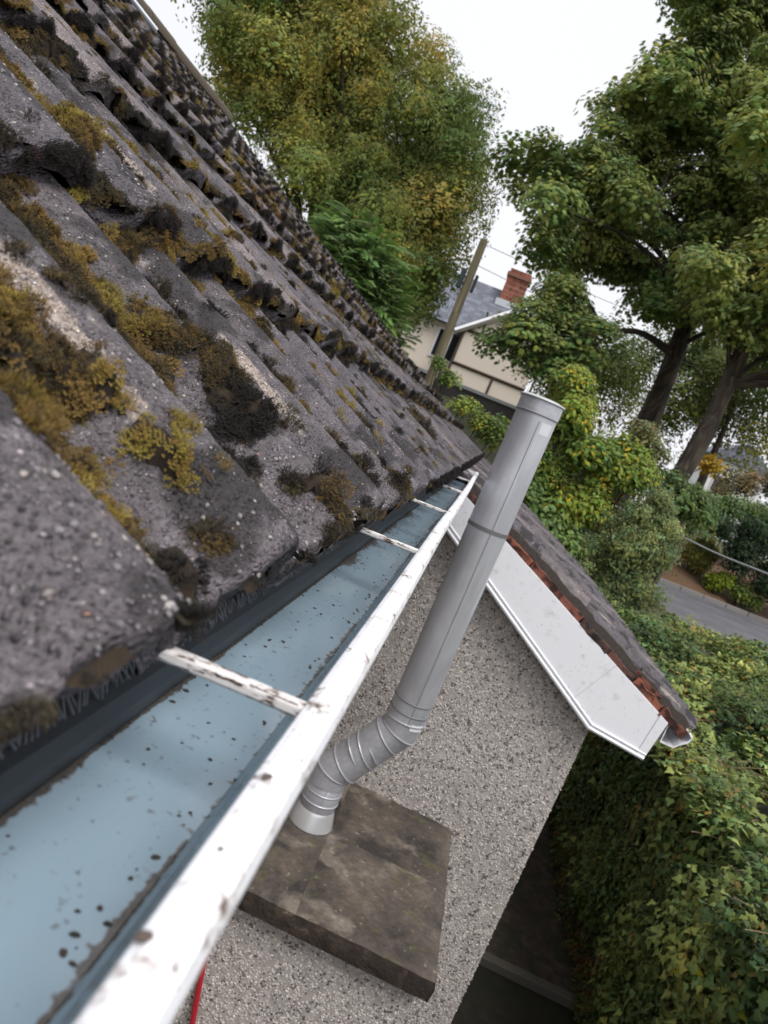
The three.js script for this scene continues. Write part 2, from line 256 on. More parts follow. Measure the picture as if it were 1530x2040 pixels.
{
  srand(31); const all = [];
  for (let i = 0; i < COURSES; i++) for (let k = -5; k < 24; k++) {
    const a0 = crest0 - PIT / 2 + k * 2 * PIT + (i % 2 ? PIT : 0), s0 = i * GAUGE;
    if (a0 < -NZ || a0 + 0.28 > -FZ) continue;
    const mid = roofP(a0 + 0.15, s0 + 0.15, 0), far = mid.length(), dd = mid.clone().normalize().dot(FWD);
    all.push({ a0, s0, far: dd < 0.3 ? far + 4 : far, j: [rr(-0.004, 0.004), rr(-0.002, 0.003), rr(-0.006, 0.006), rr(0, 0.0015)] });
  }
  all.sort((p, q) => p.far - q.far); const rest = [];
  all.forEach((t, n) => {
    const near = t.far < 1.9, mid = t.far < 3.4, k = Math.floor(rnd() * 6), g = near ? tileNear[k] : mid ? tileMid[k % 3] : tileFar[k % 3], m = tileMatrix(t.a0, t.s0, OX, OY, RP, t.j);
    if (n < 296) { const o = mesh('roof_tile', g, tileMats[Math.floor(rnd() * 4)], roof); o.matrix.copy(m); o.matrix.decompose(o.position, o.quaternion, o.scale); }
    else rest.push(tileFar[k % 3].clone().applyMatrix4(m));
  });
  if (rest.length) stuff(mesh('roof_tiles', mergeGeometries(rest), tileMats[1], roof));
  // ridge: half-round tiles bedded in mortar
  const ridgeG = (() => { const g = new THREE.CylinderGeometry(0.125, 0.125, 0.445, 14, 1, true, -1.5, 3.0).rotateX(-Math.PI / 2), g2 = new THREE.CylinderGeometry(0.11, 0.11, 0.445, 14, 1, true, -1.5, 3.0).rotateX(-Math.PI / 2); return mergeGeometries([g, g2]); })();
  const ridgeM = M([0.2, 0.17, 0.12], 0.9, { map: rep(mortarT, 2) });
  for (let z = NZ - 0.22, i = 0; z > FZ; z -= 0.45, i++) { const o = mesh('ridge_tile', ridgeG, ridgeM, roof); o.position.set(OX - SR * RC, OY + SR * RS - 0.035 + rr(-0.006, 0.006), z); o.rotation.z = rr(-0.03, 0.03); }
  // pale flashing strip lying just below the ridge
  const f0 = onRoof(243, 0), f1 = onRoof(300, 72);
  const A = roofP(f0[0], Math.min(f0[1], SR - 0.15), 0.05), B = roofP(f1[0], Math.min(f1[1], SR - 0.4), 0.05);
  mesh('flashing_strip', tube([A, B], 0.016, 6), M([0.62, 0.66, 0.72], 0.5), house);
}
// the lower roof of the projecting end
const exRoof = mesh('extension_roof', deckPrism(EX, EY, EC, ES, 0.06, 1.42, -0.055, -0.045, GZ + 0.03, FZ + 0.06), deckM, house);
tag(exRoof, 'lower roof of the projecting end with a ragged verge');
{
  srand(41);
  for (let i = 0; i < 5; i++) for (let k = 0; k < 15; k++) {
    const a0 = -GZ - 0.055 + k * 2 * PIT; if (a0 + 0.28 > -FZ + 0.1) continue;
    const j = [rr(-0.006, 0.006), rr(-0.004, 0.004), rr(-0.006, 0.006), rr(0, 0.003)];
    const o = mesh('roof_tile', k < 2 ? tileMid[(i + k) % 3] : tileFar[(i + k) % 3], tileMats[(i * 3 + k) % 4], exRoof);
    o.applyMatrix4(tileMatrix(a0, i * GAUGE * 0.98 - 0.01, EX, EY, EP, j));
  }
  // verge: mortar bed over broken clay undercloak strips
  const clay = [[0.20, 0.07, 0.048], [0.27, 0.095, 0.058], [0.14, 0.06, 0.048], [0.095, 0.055, 0.048]].map((c) => M(c, 0.85, { map: rep(tex(128, 128, (x, y) => mx3([255, 250, 245], [96, 92, 90], sst(0.42, 0.72, fbm(x * 9 + c[0] * 50, y * 9, 4)))), 3) }));
  const vz = GZ + 0.075, eP = (s, d) => [EX - s * EC + d * ES, EY + s * ES + d * EC];
  const rag = (s0, s1, d0, d1, z0, z1, n, amp, o) => {   // a strip with uneven top, bottom and face
    const lo = [], hi = []; for (let i = 0; i <= n; i++) { const s = mix(s0, s1, i / n); lo.push(eP(s, d0 + amp * (fbm(s * 40 + o, 1, 2) - 0.5))); hi.push(eP(s, d1 + amp * (fbm(s * 40 + o, 7, 2) - 0.5))); }
    return prism([...lo, ...hi.reverse()], z0, z1, 0.003);
  };
  let s = 0.01, i = 0;
  while (s < 1.34) { const L = rr(0.14, 0.32), e = Math.min(s + L, 1.36); if (!(s > 1.02 && s < 1.12)) mesh('undercloak_tile', rag(s, e - 0.006, -0.072 + rr(-0.004, 0.003), -0.036 + rr(-0.004, 0.004), vz + rr(-0.012, 0.004), GZ - 0.1, 10, 0.016, i), clay[i % 4], exRoof); s = e; i++; }
  s = 0.18; while (s < 1.2) { const e = s + rr(0.12, 0.2); if (rnd() < 0.3) mesh('undercloak_tile', rag(s, e - 0.008, -0.034, -0.016, vz - 0.016 + rr(-0.008, 0.004), GZ - 0.1, 6, 0.006, i + 9), clay[(i + 1) % 4], exRoof); s = e; i++; }
  mesh('verge_mortar', rag(0.02, 1.36, -0.040, -0.004, vz - 0.018, GZ - 0.1, 60, 0.02, 3), M([0.17, 0.155, 0.145], 0.95, { map: rep(mortarT, 3) }), exRoof);
}
// white boxed bargeboard on the gable
const BZ = GZ + 0.075;
{
  const b = thing; void b;
  const bp = (px, py) => { const q = atZ(px, py, BZ); return [q.x, q.y]; };
  const tl0 = bp(985, 1052), tr = bp(1331, 1441), br = bp(1280, 1514), kn = bp(1170, 1452), bl0 = bp(960, 1158);
  const ext = (p, q, x) => [x, p[1] + (q[1] - p[1]) / (q[0] - p[0]) * (x - p[0])];
  const tl = ext(tl0, tr, -0.1), bl = ext(bl0, kn, -0.1);
  const lerp2 = (p, q, t) => [mix(p[0], q[0], t), mix(p[1], q[1], t)];
  const j1t = bp(1228, 1326), j1b = bp(1132, 1400), j2t = lerp2(tr, br, 0.0), j2 = bp(1316, 1424), j2b = lerp2(kn, br, 0.86);
  void j2t;
  const board = mesh('bargeboard', prism([tl, j1t, j1b, bl], BZ - 0.016, BZ, 0.0015), whiteBoard, house);
  tag(board, 'white boxed bargeboard sloping down the gable');
  mesh('board_end', prism([[j1t[0] + 0.001, j1t[1] - 0.001], j2, j2b, kn, [j1b[0] + 0.001, j1b[1] - 0.001]], BZ - 0.018, BZ - 0.002, 0.0015), whiteBoard, board);
  mesh('joint_cover', prism([j2, tr, br, j2b], BZ - 0.018, BZ + 0.003, 0.0015), whiteBoard, board);
  // moulding beads along the lower edge
  const bead = (p, q, d, r) => { const dx = q[0] - p[0], dy = q[1] - p[1], l = Math.hypot(dx, dy), nx = -dy / l * d, ny = dx / l * d; return tube([V(p[0] + nx, p[1] + ny, BZ), V(q[0] + nx, q[1] + ny, BZ)], r, 8); };
  for (const [d, r] of [[0.007, 0.0085], [0.026, 0.0055]]) { mesh('edge_bead', bead(bl, kn, d, r), whiteBoard, board); mesh('edge_bead', bead(kn, br, d, r), whiteBoard, board); }
  mesh('soffit', grid(1, 1, (a, c) => { const q = lerp2(bl, kn, a); return [q[0], q[1] + 0.004, mix(BZ - 0.01, GZ - 0.02, c)]; }), whiteBoard, board);
  mesh('soffit', grid(1, 1, (a, c) => { const q = lerp2(kn, br, a); return [q[0], q[1] + 0.004, mix(BZ - 0.01, FZ, c)]; }), whiteBoard, board);
  mesh('fascia', boxAt(0.02, 0.18, GZ - FZ - 0.1, br[0] + 0.0, (tr[1] + br[1]) / 2, (GZ + FZ) / 2), whiteBoard, house);
}
// projecting chimney base with its stone capping, in front of the gable
const SZF = u(-2.86), SY = u(-2.093);
const slabT = tex(768, 768, (x, y) => {
  const n = fbm(x * 9, y * 9, 5), f = fbm(x * 60 + 3, y * 60, 3), m = fbm(x * 5 + 8, y * 5 + 2, 4), g = h2(Math.floor(x * 768), Math.floor(y * 768));
  let c = mx3([72, 64, 58], [104, 94, 85], clamp(n * 1.5 - 0.3)); c = mx3(c, [50, 45, 42], sst(0.45, 0.66, m) * 0.85); c = mx3(c, [142, 132, 120], sst(0.56, 0.74, fbm(x * 6 + 31, y * 6 + 3, 5)) * 0.7);
  c = mx3(c, [88, 88, 52], sst(0.66, 0.78, fbm(x * 18 + 3, y * 18 + 44, 4)) * 0.45); c = mx3(c, [166, 158, 142], sst(0.80, 0.86, f) * 0.5); return sc3(c, 0.78 + 0.4 * f * 0.9 + 0.2 * (g - 0.5)); });
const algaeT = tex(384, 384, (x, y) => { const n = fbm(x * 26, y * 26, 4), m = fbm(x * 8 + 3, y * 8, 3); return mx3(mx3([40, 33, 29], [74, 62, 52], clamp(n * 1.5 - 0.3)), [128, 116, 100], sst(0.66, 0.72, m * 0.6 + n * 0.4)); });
const slabB = tex(512, 512, (x, y) => { const v = 255 * clamp(0.5 * fbm(x * 14, y * 14, 4) + 0.5 * fbm(x * 90, y * 90, 3)); return [v, v, v]; }, false);
{
  const stack = mesh('chimney_base', boxAt(u(0.60) + 0.35, SY - 0.07 - GROUND, SZF - 0.05 - GZ, (u(0.60) - 0.35) / 2, (SY - 0.07 + GROUND) / 2, (SZF - 0.05 + GZ) / 2), mortarM, house);
  tag(stack, 'pebbledashed projecting chimney base under a stone slab');
  srand(22);
  dash(stack, V(-0.35, GROUND + 0.4, SZF - 0.05), X, Y, Z, u(0.60) + 0.35, SY - 0.08 - GROUND - 0.4, null, 18500);
  dash(stack, V(u(0.60), GROUND + 0.4, SZF - 0.05), Z.clone().negate(), Y, X, SZF - 0.05 - GZ, SY - 0.08 - GROUND - 0.4, null);
  const x0 = u(-0.46), x1 = u(0.64), z0 = GZ + 0.004, z1 = SZF, th = 0.072;
  const top = grid(70, 80, (a, b) => { const x = mix(x0, x1, a), z = mix(z0, z1, b), e = Math.min(a, 1 - a, 1 - b); return [x, SY + 0.012 * (fbm(x * 9, z * 9, 4) - 0.5) - 0.006 * (1 - sst(0, 0.03, e)), z]; }, (a, b, q) => [q[0] / 0.9, q[2] / 0.9]);
  const edge = (fn, n) => grid(n, 5, (a, b) => { const q = fn(a), w = b; return [q[0] + q[2] * (0.004 * Math.sin(w * Math.PI) + 0.006 * (fbm(q[0] * 30, q[1] * 30 + w * 3, 3) - 0.5)), SY - 0.006 - w * th + 0.012 * (fbm(q[0] * 9, q[1] * 9, 4) - 0.5) * (1 - w), q[1] + q[3] * (0.004 * Math.sin(w * Math.PI) + 0.006 * (fbm(q[0] * 30, q[1] * 30 + w * 3, 3) - 0.5))]; }, (a, b, q) => [(q[0] + q[2]) / 0.9, q[1] / 0.9]);
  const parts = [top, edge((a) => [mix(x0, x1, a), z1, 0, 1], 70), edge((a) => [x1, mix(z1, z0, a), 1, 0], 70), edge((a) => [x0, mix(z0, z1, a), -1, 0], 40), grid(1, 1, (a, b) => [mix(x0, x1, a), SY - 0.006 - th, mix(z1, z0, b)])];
  const slab = mesh('capping_slab', parts[0], M(0xffffff, 0.9, { map: slabT, bumpMap: slabB, bumpScale: 0.006 }), stack);
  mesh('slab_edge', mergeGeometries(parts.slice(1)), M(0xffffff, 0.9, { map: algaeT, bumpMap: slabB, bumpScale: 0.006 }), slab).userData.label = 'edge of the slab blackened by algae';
  tag(slab, 'weathered brown stone slab with lichen');
}
// fascia, black eaves strip and comb
const felt = M([0.012, 0.0125, 0.015], 0.5), feltRough = M([0.11, 0.115, 0.13], 0.45);
{
  mesh('eaves_strip', ribbon([[u(-0.23), u(-0.128)], [u(-0.165), u(-0.160)], [u(-0.139), u(-0.187)], [u(-0.133), u(-0.199)], [u(-0.1325), u(-0.214)], [u(-0.1365), u(-0.2325)]], NZ, GZ + 0.01, 40), felt, house);
  const teeth = []; srand(61);
  for (let z = 0.1; z > GZ + 0.05; z -= 0.0031) { const g = new THREE.BoxGeometry(0.0008, rr(0.007, 0.0115), 0.001); g.rotateX((rnd() < 0.6 ? 0.4 : -0.3) + rr(-0.22, 0.22)); g.rotateZ(0.55); g.translate(u(-0.1375) + rr(-0.0006, 0.0006), u(-0.1865), z); teeth.push(g); }
  mesh('eaves_comb', mergeGeometries(teeth), feltRough, house);
  mesh('fascia', boxAt(0.018, 0.15, NZ - GZ - 0.01, u(-0.178), OY - 0.135, (NZ + GZ) / 2), whiteBoard, house);
}

// ------------------------------------------------------------------ the gutter above the chimney base
const gut = thing('box_gutter', 'white box gutter with blue-grey inside running below the tiles', 'gutter');
const lipDirt = tex(1024, 256, (x, y) => { const n = fbm(x * 26, y * 7, 4), f = fbm(x * 130 + 3, y * 34, 3); let c = [240, 241, 246]; c = mx3(c, [176, 166, 160], sst(0.55, 0.72, n * 0.62 + f * 0.42) * 0.7); c = mx3(c, [104, 90, 82], sst(0.70, 0.77, n * 0.5 + f * 0.52)); return c; });
const flake = tex(256, 256, (x, y) => { const n = fbm(x * 14, y * 14, 4), f = fbm(x * 50 + 8, y * 50, 3); let c = sc3([232, 228, 226], 0.9 + 0.1 * f); c = mx3(c, [92, 74, 66], sst(0.52, 0.6, n * 0.7 + f * 0.3)); c = mx3(c, [46, 36, 32], sst(0.62, 0.68, n * 0.7 + f * 0.3)); return c; });
{
  const lipM = M(0xffffff, 0.35, { map: rep(lipDirt, 3.4, 14) });
  const P = (a) => a.map(([x, y]) => [u(x), u(y)]);
  // closed lip and front: outer face, rounded top, inner return
  const lip = P([[-0.0480, -0.242], [-0.0190, -0.171], [-0.0180, -0.164], [-0.0180, -0.158], [-0.0200, -0.1525], [-0.0232, -0.1500], [-0.0320, -0.1500], [-0.0355, -0.1518], [-0.0368, -0.1555], [-0.0362, -0.166], [-0.0300, -0.169], [-0.0225, -0.174], [-0.0505, -0.242]]);
  const nz = 44, z0 = 0.3, z1 = GZ + 0.012;               // slight bows along the run
  const bow = (z) => [0.0007 * Math.sin(z * 3.1 + 1) + 0.0003 * Math.sin(z * 8.3), 0.0005 * Math.sin(z * 4.3) + 0.0002 * Math.sin(z * 11)];
  const parts = []; let acc = 0;
  for (let i = 0; i < lip.length; i++) { const p = lip[i], q = lip[(i + 1) % lip.length], l = Math.hypot(q[0] - p[0], q[1] - p[1]), a0 = acc; parts.push(grid(1, nz, (a, b) => { const z = mix(z0, z1, b), w = bow(z); return [mix(p[0], q[0], a) + w[0], mix(p[1], q[1], a) + w[1], z]; }, (a, b, c) => [c[2], a0 + a * l])); acc += l; }
  const lm = mergeGeometries(parts); mesh('front_lip', lm, lipM, gut).userData.label = 'white dirt-speckled front lip';
  // channel: back, floor, inner front wall
  const chT = (() => {                                    // u: back .. floor .. front, v: 1.3 m along; silt stains as they lie in the photo
    const w = 384, h = 2048; srand(71);
    return tex(w, h, (x, y) => {
      const yy = y * 1.3, xx = x * 0.19, per = y * 4, n = fbm(x * 9, y * 60, 4), f = h2(Math.floor(x * w), Math.floor(y * h)), s = fbm(x * 55 + 9, yy * 260, 3);
      let c = sc3([148, 170, 185], 0.94 + 0.1 * fbm(x * 5, y * 9, 3)); c = mx3(c, [166, 184, 192], sst(0.5, 0.75, fbm(x * 4 + 8, y * 11, 3)) * 0.5);
      const reach = 0.004 + 0.2 * Math.pow(clamp(fbm(3.3, y * 13, 3) * 2.0 - 0.72), 1.3), inD = Math.max(0, x - 0.378) / reach, edgeOut = Math.exp(-Math.pow((x - 0.688) / (0.004 + 0.014 * vn(7.7, y * 26)), 2));
      const comb = fbm(x * 14, yy * 420 + x * 40, 2);        // fine combed streaks running across the floor
      let silt = 0.9 * sst(0.36, 0.74, 0.9 * Math.exp(-inD * 0.9) - 0.62 + 1.25 * (0.5 * s + 0.5 * comb)) + 0.95 * sst(0.42, 0.74, 0.85 * edgeOut * (0.1 + 1.0 * vn(2.2, y * 18)) + 1.0 * (s - 0.5) + 0.22);
      silt += sst(0.80, 0.83, fbm(x * 40 + 4, yy * 200 + 9, 2)) * 0.9 * sst(0.55, 0.75, fbm(x * 6, y * 24, 2));
      void per; void xx; void n;
      c = mx3(c, mx3([40, 34, 30], [104, 92, 82], f * 0.6 + 0.4 * comb), clamp(silt) * 0.92); return c;
    }, true, true);
  })();
  const ch = ribbon(P([[-0.158, -0.165], [-0.158, -0.228], [-0.152, -0.234], [-0.0625, -0.234], [-0.0575, -0.229], [-0.0355, -0.168]]), z0, z1, 40, 1.3);
  mesh('channel', ch, M(0xffffff, 0.26, { map: chT, clearcoat: 0.6, clearcoatRoughness: 0.16 }), gut).userData.label = 'blue-grey channel floor with dark silt along its edges';
  mesh('outer_shell', ribbon(P([[-0.0500, -0.240], [-0.162, -0.240], [-0.1605, -0.166]]), z0, z1, 30), whiteBoard, gut);
  mesh('end_cap', prism(P([[-0.162, -0.240], [-0.0500, -0.240], [-0.0214, -0.170], [-0.0214, -0.152], [-0.162, -0.160]]), z1 - 0.001, z1 - 0.005), whiteBoard, gut);
  // cross straps
  const stM = M(0xffffff, 0.55, { map: rep(flake, 1) }); srand(72);
  for (const [px, py] of [[500, 1368], [797, 1084], [868, 1012], [905, 975], [926, 955], [936, 944]]) {
    const q = atY(px, py, u(-0.158)), L = u(0.128), g = new RoundedBoxGeometry(L, 0.0055, 0.0088, 2, 0.0018); g.attributes.uv.array.forEach((v, i, a) => { a[i] = v * (i % 2 ? 0.25 : 1) + q.z; });
    const t = mesh('cross_strap', g, stM, gut); t.position.set(u(-0.0365) - L / 2 + 0.002, u(-0.160), q.z); t.rotation.set(rr(-0.1, 0.1), 0.05 + rr(-0.02, 0.02), 0.02);
  }
}
// lower gutter at the eaves of the projecting end
{
  const g2 = thing('eaves_gutter', 'white moulded gutter end sticking out past the bargeboard', 'gutter');
  const q = atZ(1383, 1472, BZ), x1 = q.x, y1 = q.y, xb = u(1.43), yb = y1 - 0.075;
  const p = [[xb, y1 + 0.012], [xb, yb], [xb + 0.06, yb], [xb + 0.078, yb + 0.022], [x1 - 0.008, yb + 0.042], [x1 - 0.002, yb + 0.058], [x1, y1], [x1 - 0.012, y1 + 0.002], [x1 - 0.012, y1 - 0.003], [x1 - 0.004, y1 - 0.006], [x1 - 0.007, yb + 0.060], [x1 - 0.014, yb + 0.047], [xb + 0.074, yb + 0.027], [xb + 0.057, yb + 0.004], [xb + 0.004, yb + 0.004], [xb + 0.004, y1 + 0.012]];
  mesh('channel', prism(p, GZ + 0.06, FZ + 0.02), whiteBoard, g2);
  for (let z = GZ + 0.03; z > FZ; z -= 0.8) mesh('cross_strap', tube([V(x1 - 0.003, y1 + 0.002, z), V(EX - 0.035, EY - 0.028, z)], 0.004, 6), whiteBoard, g2);
}

// ------------------------------------------------------------------ flue pipe
{
  const fl = thing('flue_pipe', 'tall grey metal flue pipe with an offset bend on the stone slab', 'flue');
  const fr = u(0.099), fz = u(-3.54), bx = u(-0.115), tx = u(0.124), P = (x, y) => V(u(x), u(y), fz);
  const streak = tex(256, 512, (x, y) => { const n = fbm(x * 30, y * 5, 4), m = fbm(x * 8 + 4, y * 8, 3); return sc3([204, 205, 212], 0.88 + 0.1 * n + 0.14 * (m - 0.5)); });
  const mM = M(0xffffff, 0.36, { map: rep(streak, 2, 1), metalness: 0.45 }), seamM = M([0.17, 0.17, 0.19], 0.6), bandM = M([0.17, 0.17, 0.18], 0.5, { metalness: 0.3 });
  void P;
  const ring = (x, y, r, h, m, parent, name) => mesh(name, new THREE.TorusGeometry(r, h, 8, 40).rotateX(Math.PI / 2).translate(x, y, fz), m, parent);
  const collar = mesh('base_collar', new THREE.LatheGeometry([[fr * 1.20, 0], [fr * 1.18, 0.008], [fr * 1.02, 0.058], [fr * 0.955, 0.07], [fr * 0.94, 0.071]].map((q) => new THREE.Vector2(...q)), 40).translate(bx, SY + 0.003, fz), M([0.72, 0.73, 0.75], 0.3, { metalness: 0.6 }), fl);
  void collar;
  const yb = u(-1.815), yt = u(-1.425);                    // bend: two gored elbows
  const low = mesh('lower_pipe', tube([V(bx, SY + 0.05, fz), V(bx, yb - 0.03, fz)], [fr * 0.94, fr * 0.98], 40), mM, fl);
  for (const y of [u(-1.90), u(-1.955)]) ring(bx, y, fr * 0.965, 0.0032, mM, low, 'bead');
  // gores as sheared rings between tilted planes
  const axis = [V(bx, yb - 0.035, fz), V(bx + 0.006, yb + 0.022, fz), V(bx + 0.038, yb + 0.062, fz), V(mix(bx, tx, 0.5), (yb + yt) / 2, fz), V(tx - 0.038, yt - 0.062, fz), V(tx - 0.006, yt - 0.022, fz), V(tx, yt + 0.035, fz)];
  const tilt = [0, 0.30, 0.68, 0.80, 0.68, 0.30, 0];       // section planes lean towards the offset
  const ringPts = (c, t, r) => { const o = []; for (let k = 0; k <= 40; k++) { const q = k / 40 * 2 * Math.PI, dx = Math.cos(q) * r; o.push(V(c.x + dx * Math.cos(t), c.y - dx * Math.sin(t), c.z + Math.sin(q) * r)); } return o; };
  const rings = axis.map((c, i) => ringPts(c, tilt[i], fr * 1.015));
  for (let i = 0; i < 6; i++) {
    const g = grid(40, 1, (a, b) => { const k = Math.round(a * 40), p = rings[i][k], q = rings[i + 1][k]; return [mix(p.x, q.x, b), mix(p.y, q.y, b), mix(p.z, q.z, b)]; });
    const gore = mesh('elbow_gore', g, mM, fl);
    mesh('bead', tube([...ringPts(axis[i + 1], tilt[i + 1], fr * 1.03)], 0.003, 6, false), mM, gore);
  }
  { const c = V(mix(bx, tx, 0.5), (yb + yt) / 2, fz); for (const s of [-0.028, 0.026]) mesh('bead', tube(ringPts(V(c.x + s, c.y + s, fz), 0.8, fr * 1.02), 0.0026, 6, false), mM, fl.children[fl.children.length - 4]); }
  const top = u(0.296), up = mesh('upper_pipe', tube([V(tx, yt + 0.02, fz), V(tx, top - 0.03, fz)], fr, 48), mM, fl);
  for (const y of [u(-1.335), u(-1.275)]) ring(tx, y, fr + 0.0006, 0.0026, bandM, up, 'bead');
  mesh('joint_band', new THREE.CylinderGeometry(fr + 0.0018, fr + 0.0018, 0.014, 48, 1, true).translate(tx, u(-0.358), fz), bandM, up);
  mesh('seam', new THREE.BoxGeometry(0.0024, top - yt - 0.12, 0.003).translate(tx + fr * 0.20, (top + yt) / 2 - 0.02, fz + fr * 0.981), seamM, up);
  const sleeve = mesh('top_sleeve', new THREE.CylinderGeometry(fr + 0.003, fr + 0.003, 0.05, 48, 1, true).translate(tx, top - 0.032, fz), mM, fl);
  ring(tx, top - 0.058, fr + 0.0022, 0.002, bandM, sleeve, 'bead');
  mesh('lid', new THREE.LatheGeometry([[0, 0.012], [fr * 0.8, 0.010], [fr * 1.10, 0.004], [fr * 1.12, 0], [fr * 1.08, -0.003], [0, -0.003]].map((q) => new THREE.Vector2(...q)), 48).translate(tx, top - 0.006, fz), M([0.55, 0.58, 0.57], 0.45, { metalness: 0.3 }), fl);
  const lab = mesh('sticker', new THREE.CylinderGeometry(fr * 1.022, fr * 1.022, 0.026, 12, 1, true, 0.35, 0.75).translate(tx, u(-1.385), fz), M([0.7, 0.71, 0.74], 0.4), fl); lab.userData.label = 'small pale blank sticker';
  mesh('sticker', new THREE.CylinderGeometry(fr * 1.006, fr * 1.006, 0.042, 12, 1, true, 0.35, 0.62).translate(tx, top - 0.10, fz), M([0.66, 0.67, 0.70], 0.4), fl);
}
// red hose running down the chimney base
{
  const a = atZ(397, 1962, SZF - 0.03), b = atZ(383, 2040, SZF - 0.03);
  const d = a.clone().sub(b), foot = b.clone().addScaledVector(d, (GROUND + 0.01 - b.y) / d.y), p = [b.clone().addScaledVector(d, 6), b.clone().addScaledVector(d, 3), a, b, foot];
  const rope = thing('red_cable', 'red cable hanging in front of the chimney base below the gutter', 'cable');
  mesh('cable', tube(bez(p, 24), 0.0105, 10), M([0.42, 0.015, 0.03], 0.4), rope);
}

// ------------------------------------------------------------------ moss on the tiles
const mossSpots = [[205,420,34], [240,450,34], [190,470,26], [60,215,26], [110,265,30], [30,650,30], [60,735,40], [130,770,40], [185,805,34], [245,865,42], [300,880,38], [325,950,30], [345,1008,20], [20,610,28], [30,895,34], [225,600,30], [290,650,34], [340,705,40], [385,735,30], [415,805,40], [450,850,40], [395,765,34], [520,850,22], [500,660,30], [545,700,34], [580,740,32], [620,800,28], [650,830,30], [700,860,28], [640,920,24], [655,955,22], [692,1076,26], [668,1092,20], [592,1045,22], [740,985,24], [300,380,24], [350,430,24], [440,480,20], [470,590,22], [680,700,22], [760,790,20], [830,850,20], [120,640,22], [368,1190,26], [350,1250,22]];                  // photo pixels and radius
const spotA = mossSpots.map(([x, y, r]) => { const [a, q] = onRoof(x, y); return [a, q, r / F * roofP(a, q, 0).dot(FWD)]; });
const mossH = (a, s) => {                               // cushion height over the tile, <= 0 where bare
  let d = ((a - crest0) / PIT) % 1; if (d < 0) d += 1; if (d > 0.5) d -= 1;                   // -0.5 .. 0.5, 0 on the crest
  const roll = Math.floor((a - crest0) / PIT + 0.5), pan = Math.floor((a - crest0) / PIT), f = s / GAUGE - Math.floor(s / GAUGE), i = Math.floor(s / GAUGE);
  const inPan = Math.exp(-Math.pow((Math.abs(d) - 0.46) / 0.17, 2)), along = fbm(s * 5.5 + pan * 3.7, pan * 1.9, 3), eave = sst(0.02, 0.24, s) * mix(sst(0.16, 0.42, a + s), 1, sst(0.3, 0.5, s));
  let m = inPan * (along - 0.19) * 2.5 * (0.05 + 0.95 * eave) * (1 - 0.75 * sst(1.7, 2.6, a) * (1 - sst(0.5, 1.1, s)));
  const fl = Math.exp(-Math.pow((d - 0.27) / 0.12, 2)) * (fbm(s * 7 + roll * 5.1, roll * 2.7 + 9, 3) - 0.34) * 2.2 * eave; m = Math.max(m, fl);
  // under and on the butt ends
  const tk = h2(roll, i * 7 + 3), butt = i > 0 || f > 0.5 ? Math.max(Math.exp(-Math.pow((f - 0.965) / 0.05, 2)), f < 0.03 ? 0.7 : 0) : 0; m = Math.max(m, butt * (0.42 + 0.55 * tk) * (0.45 + 0.9 * fbm(a * 30, s * 30, 2)) * (d > -0.4 ? 1 : 0.6) - 0.16);
  const wa = a + 0.03 * (fbm(a * 26 + 5, s * 26, 2) - 0.5), ws = s + 0.05 * (fbm(a * 26, s * 26 + 8, 2) - 0.5);
  for (const q of spotA) { const da = (wa - q[0]) / q[2], ds = (ws - q[1]) / (q[2] * 1.7), r = da * da + ds * ds; if (r < 2.2) m = Math.max(m, (1 - r * 0.6) * 0.66 + 0.06); }
  m -= 0.42 * Math.exp(-Math.pow((d + 0.03) / 0.16, 2)) * (0.5 + 0.9 * vn(a * 9 + 3, s * 4)) + 0.1 * sst(1.6, 3.2, a + 0.8 * s);   // the rounded tops stay mostly bare
  m += 1.2 * (fbm(a * 58, s * 58, 3) - 0.5) + 0.3 * (vn(a * 170, s * 170) - 0.5) - 0.12;
  return Math.min(m, 0.36 + 0.3 * m) * 0.030;
};
const mossTone = (a, s) => fbm(a * 13 + 4, s * 13 + 9, 3);
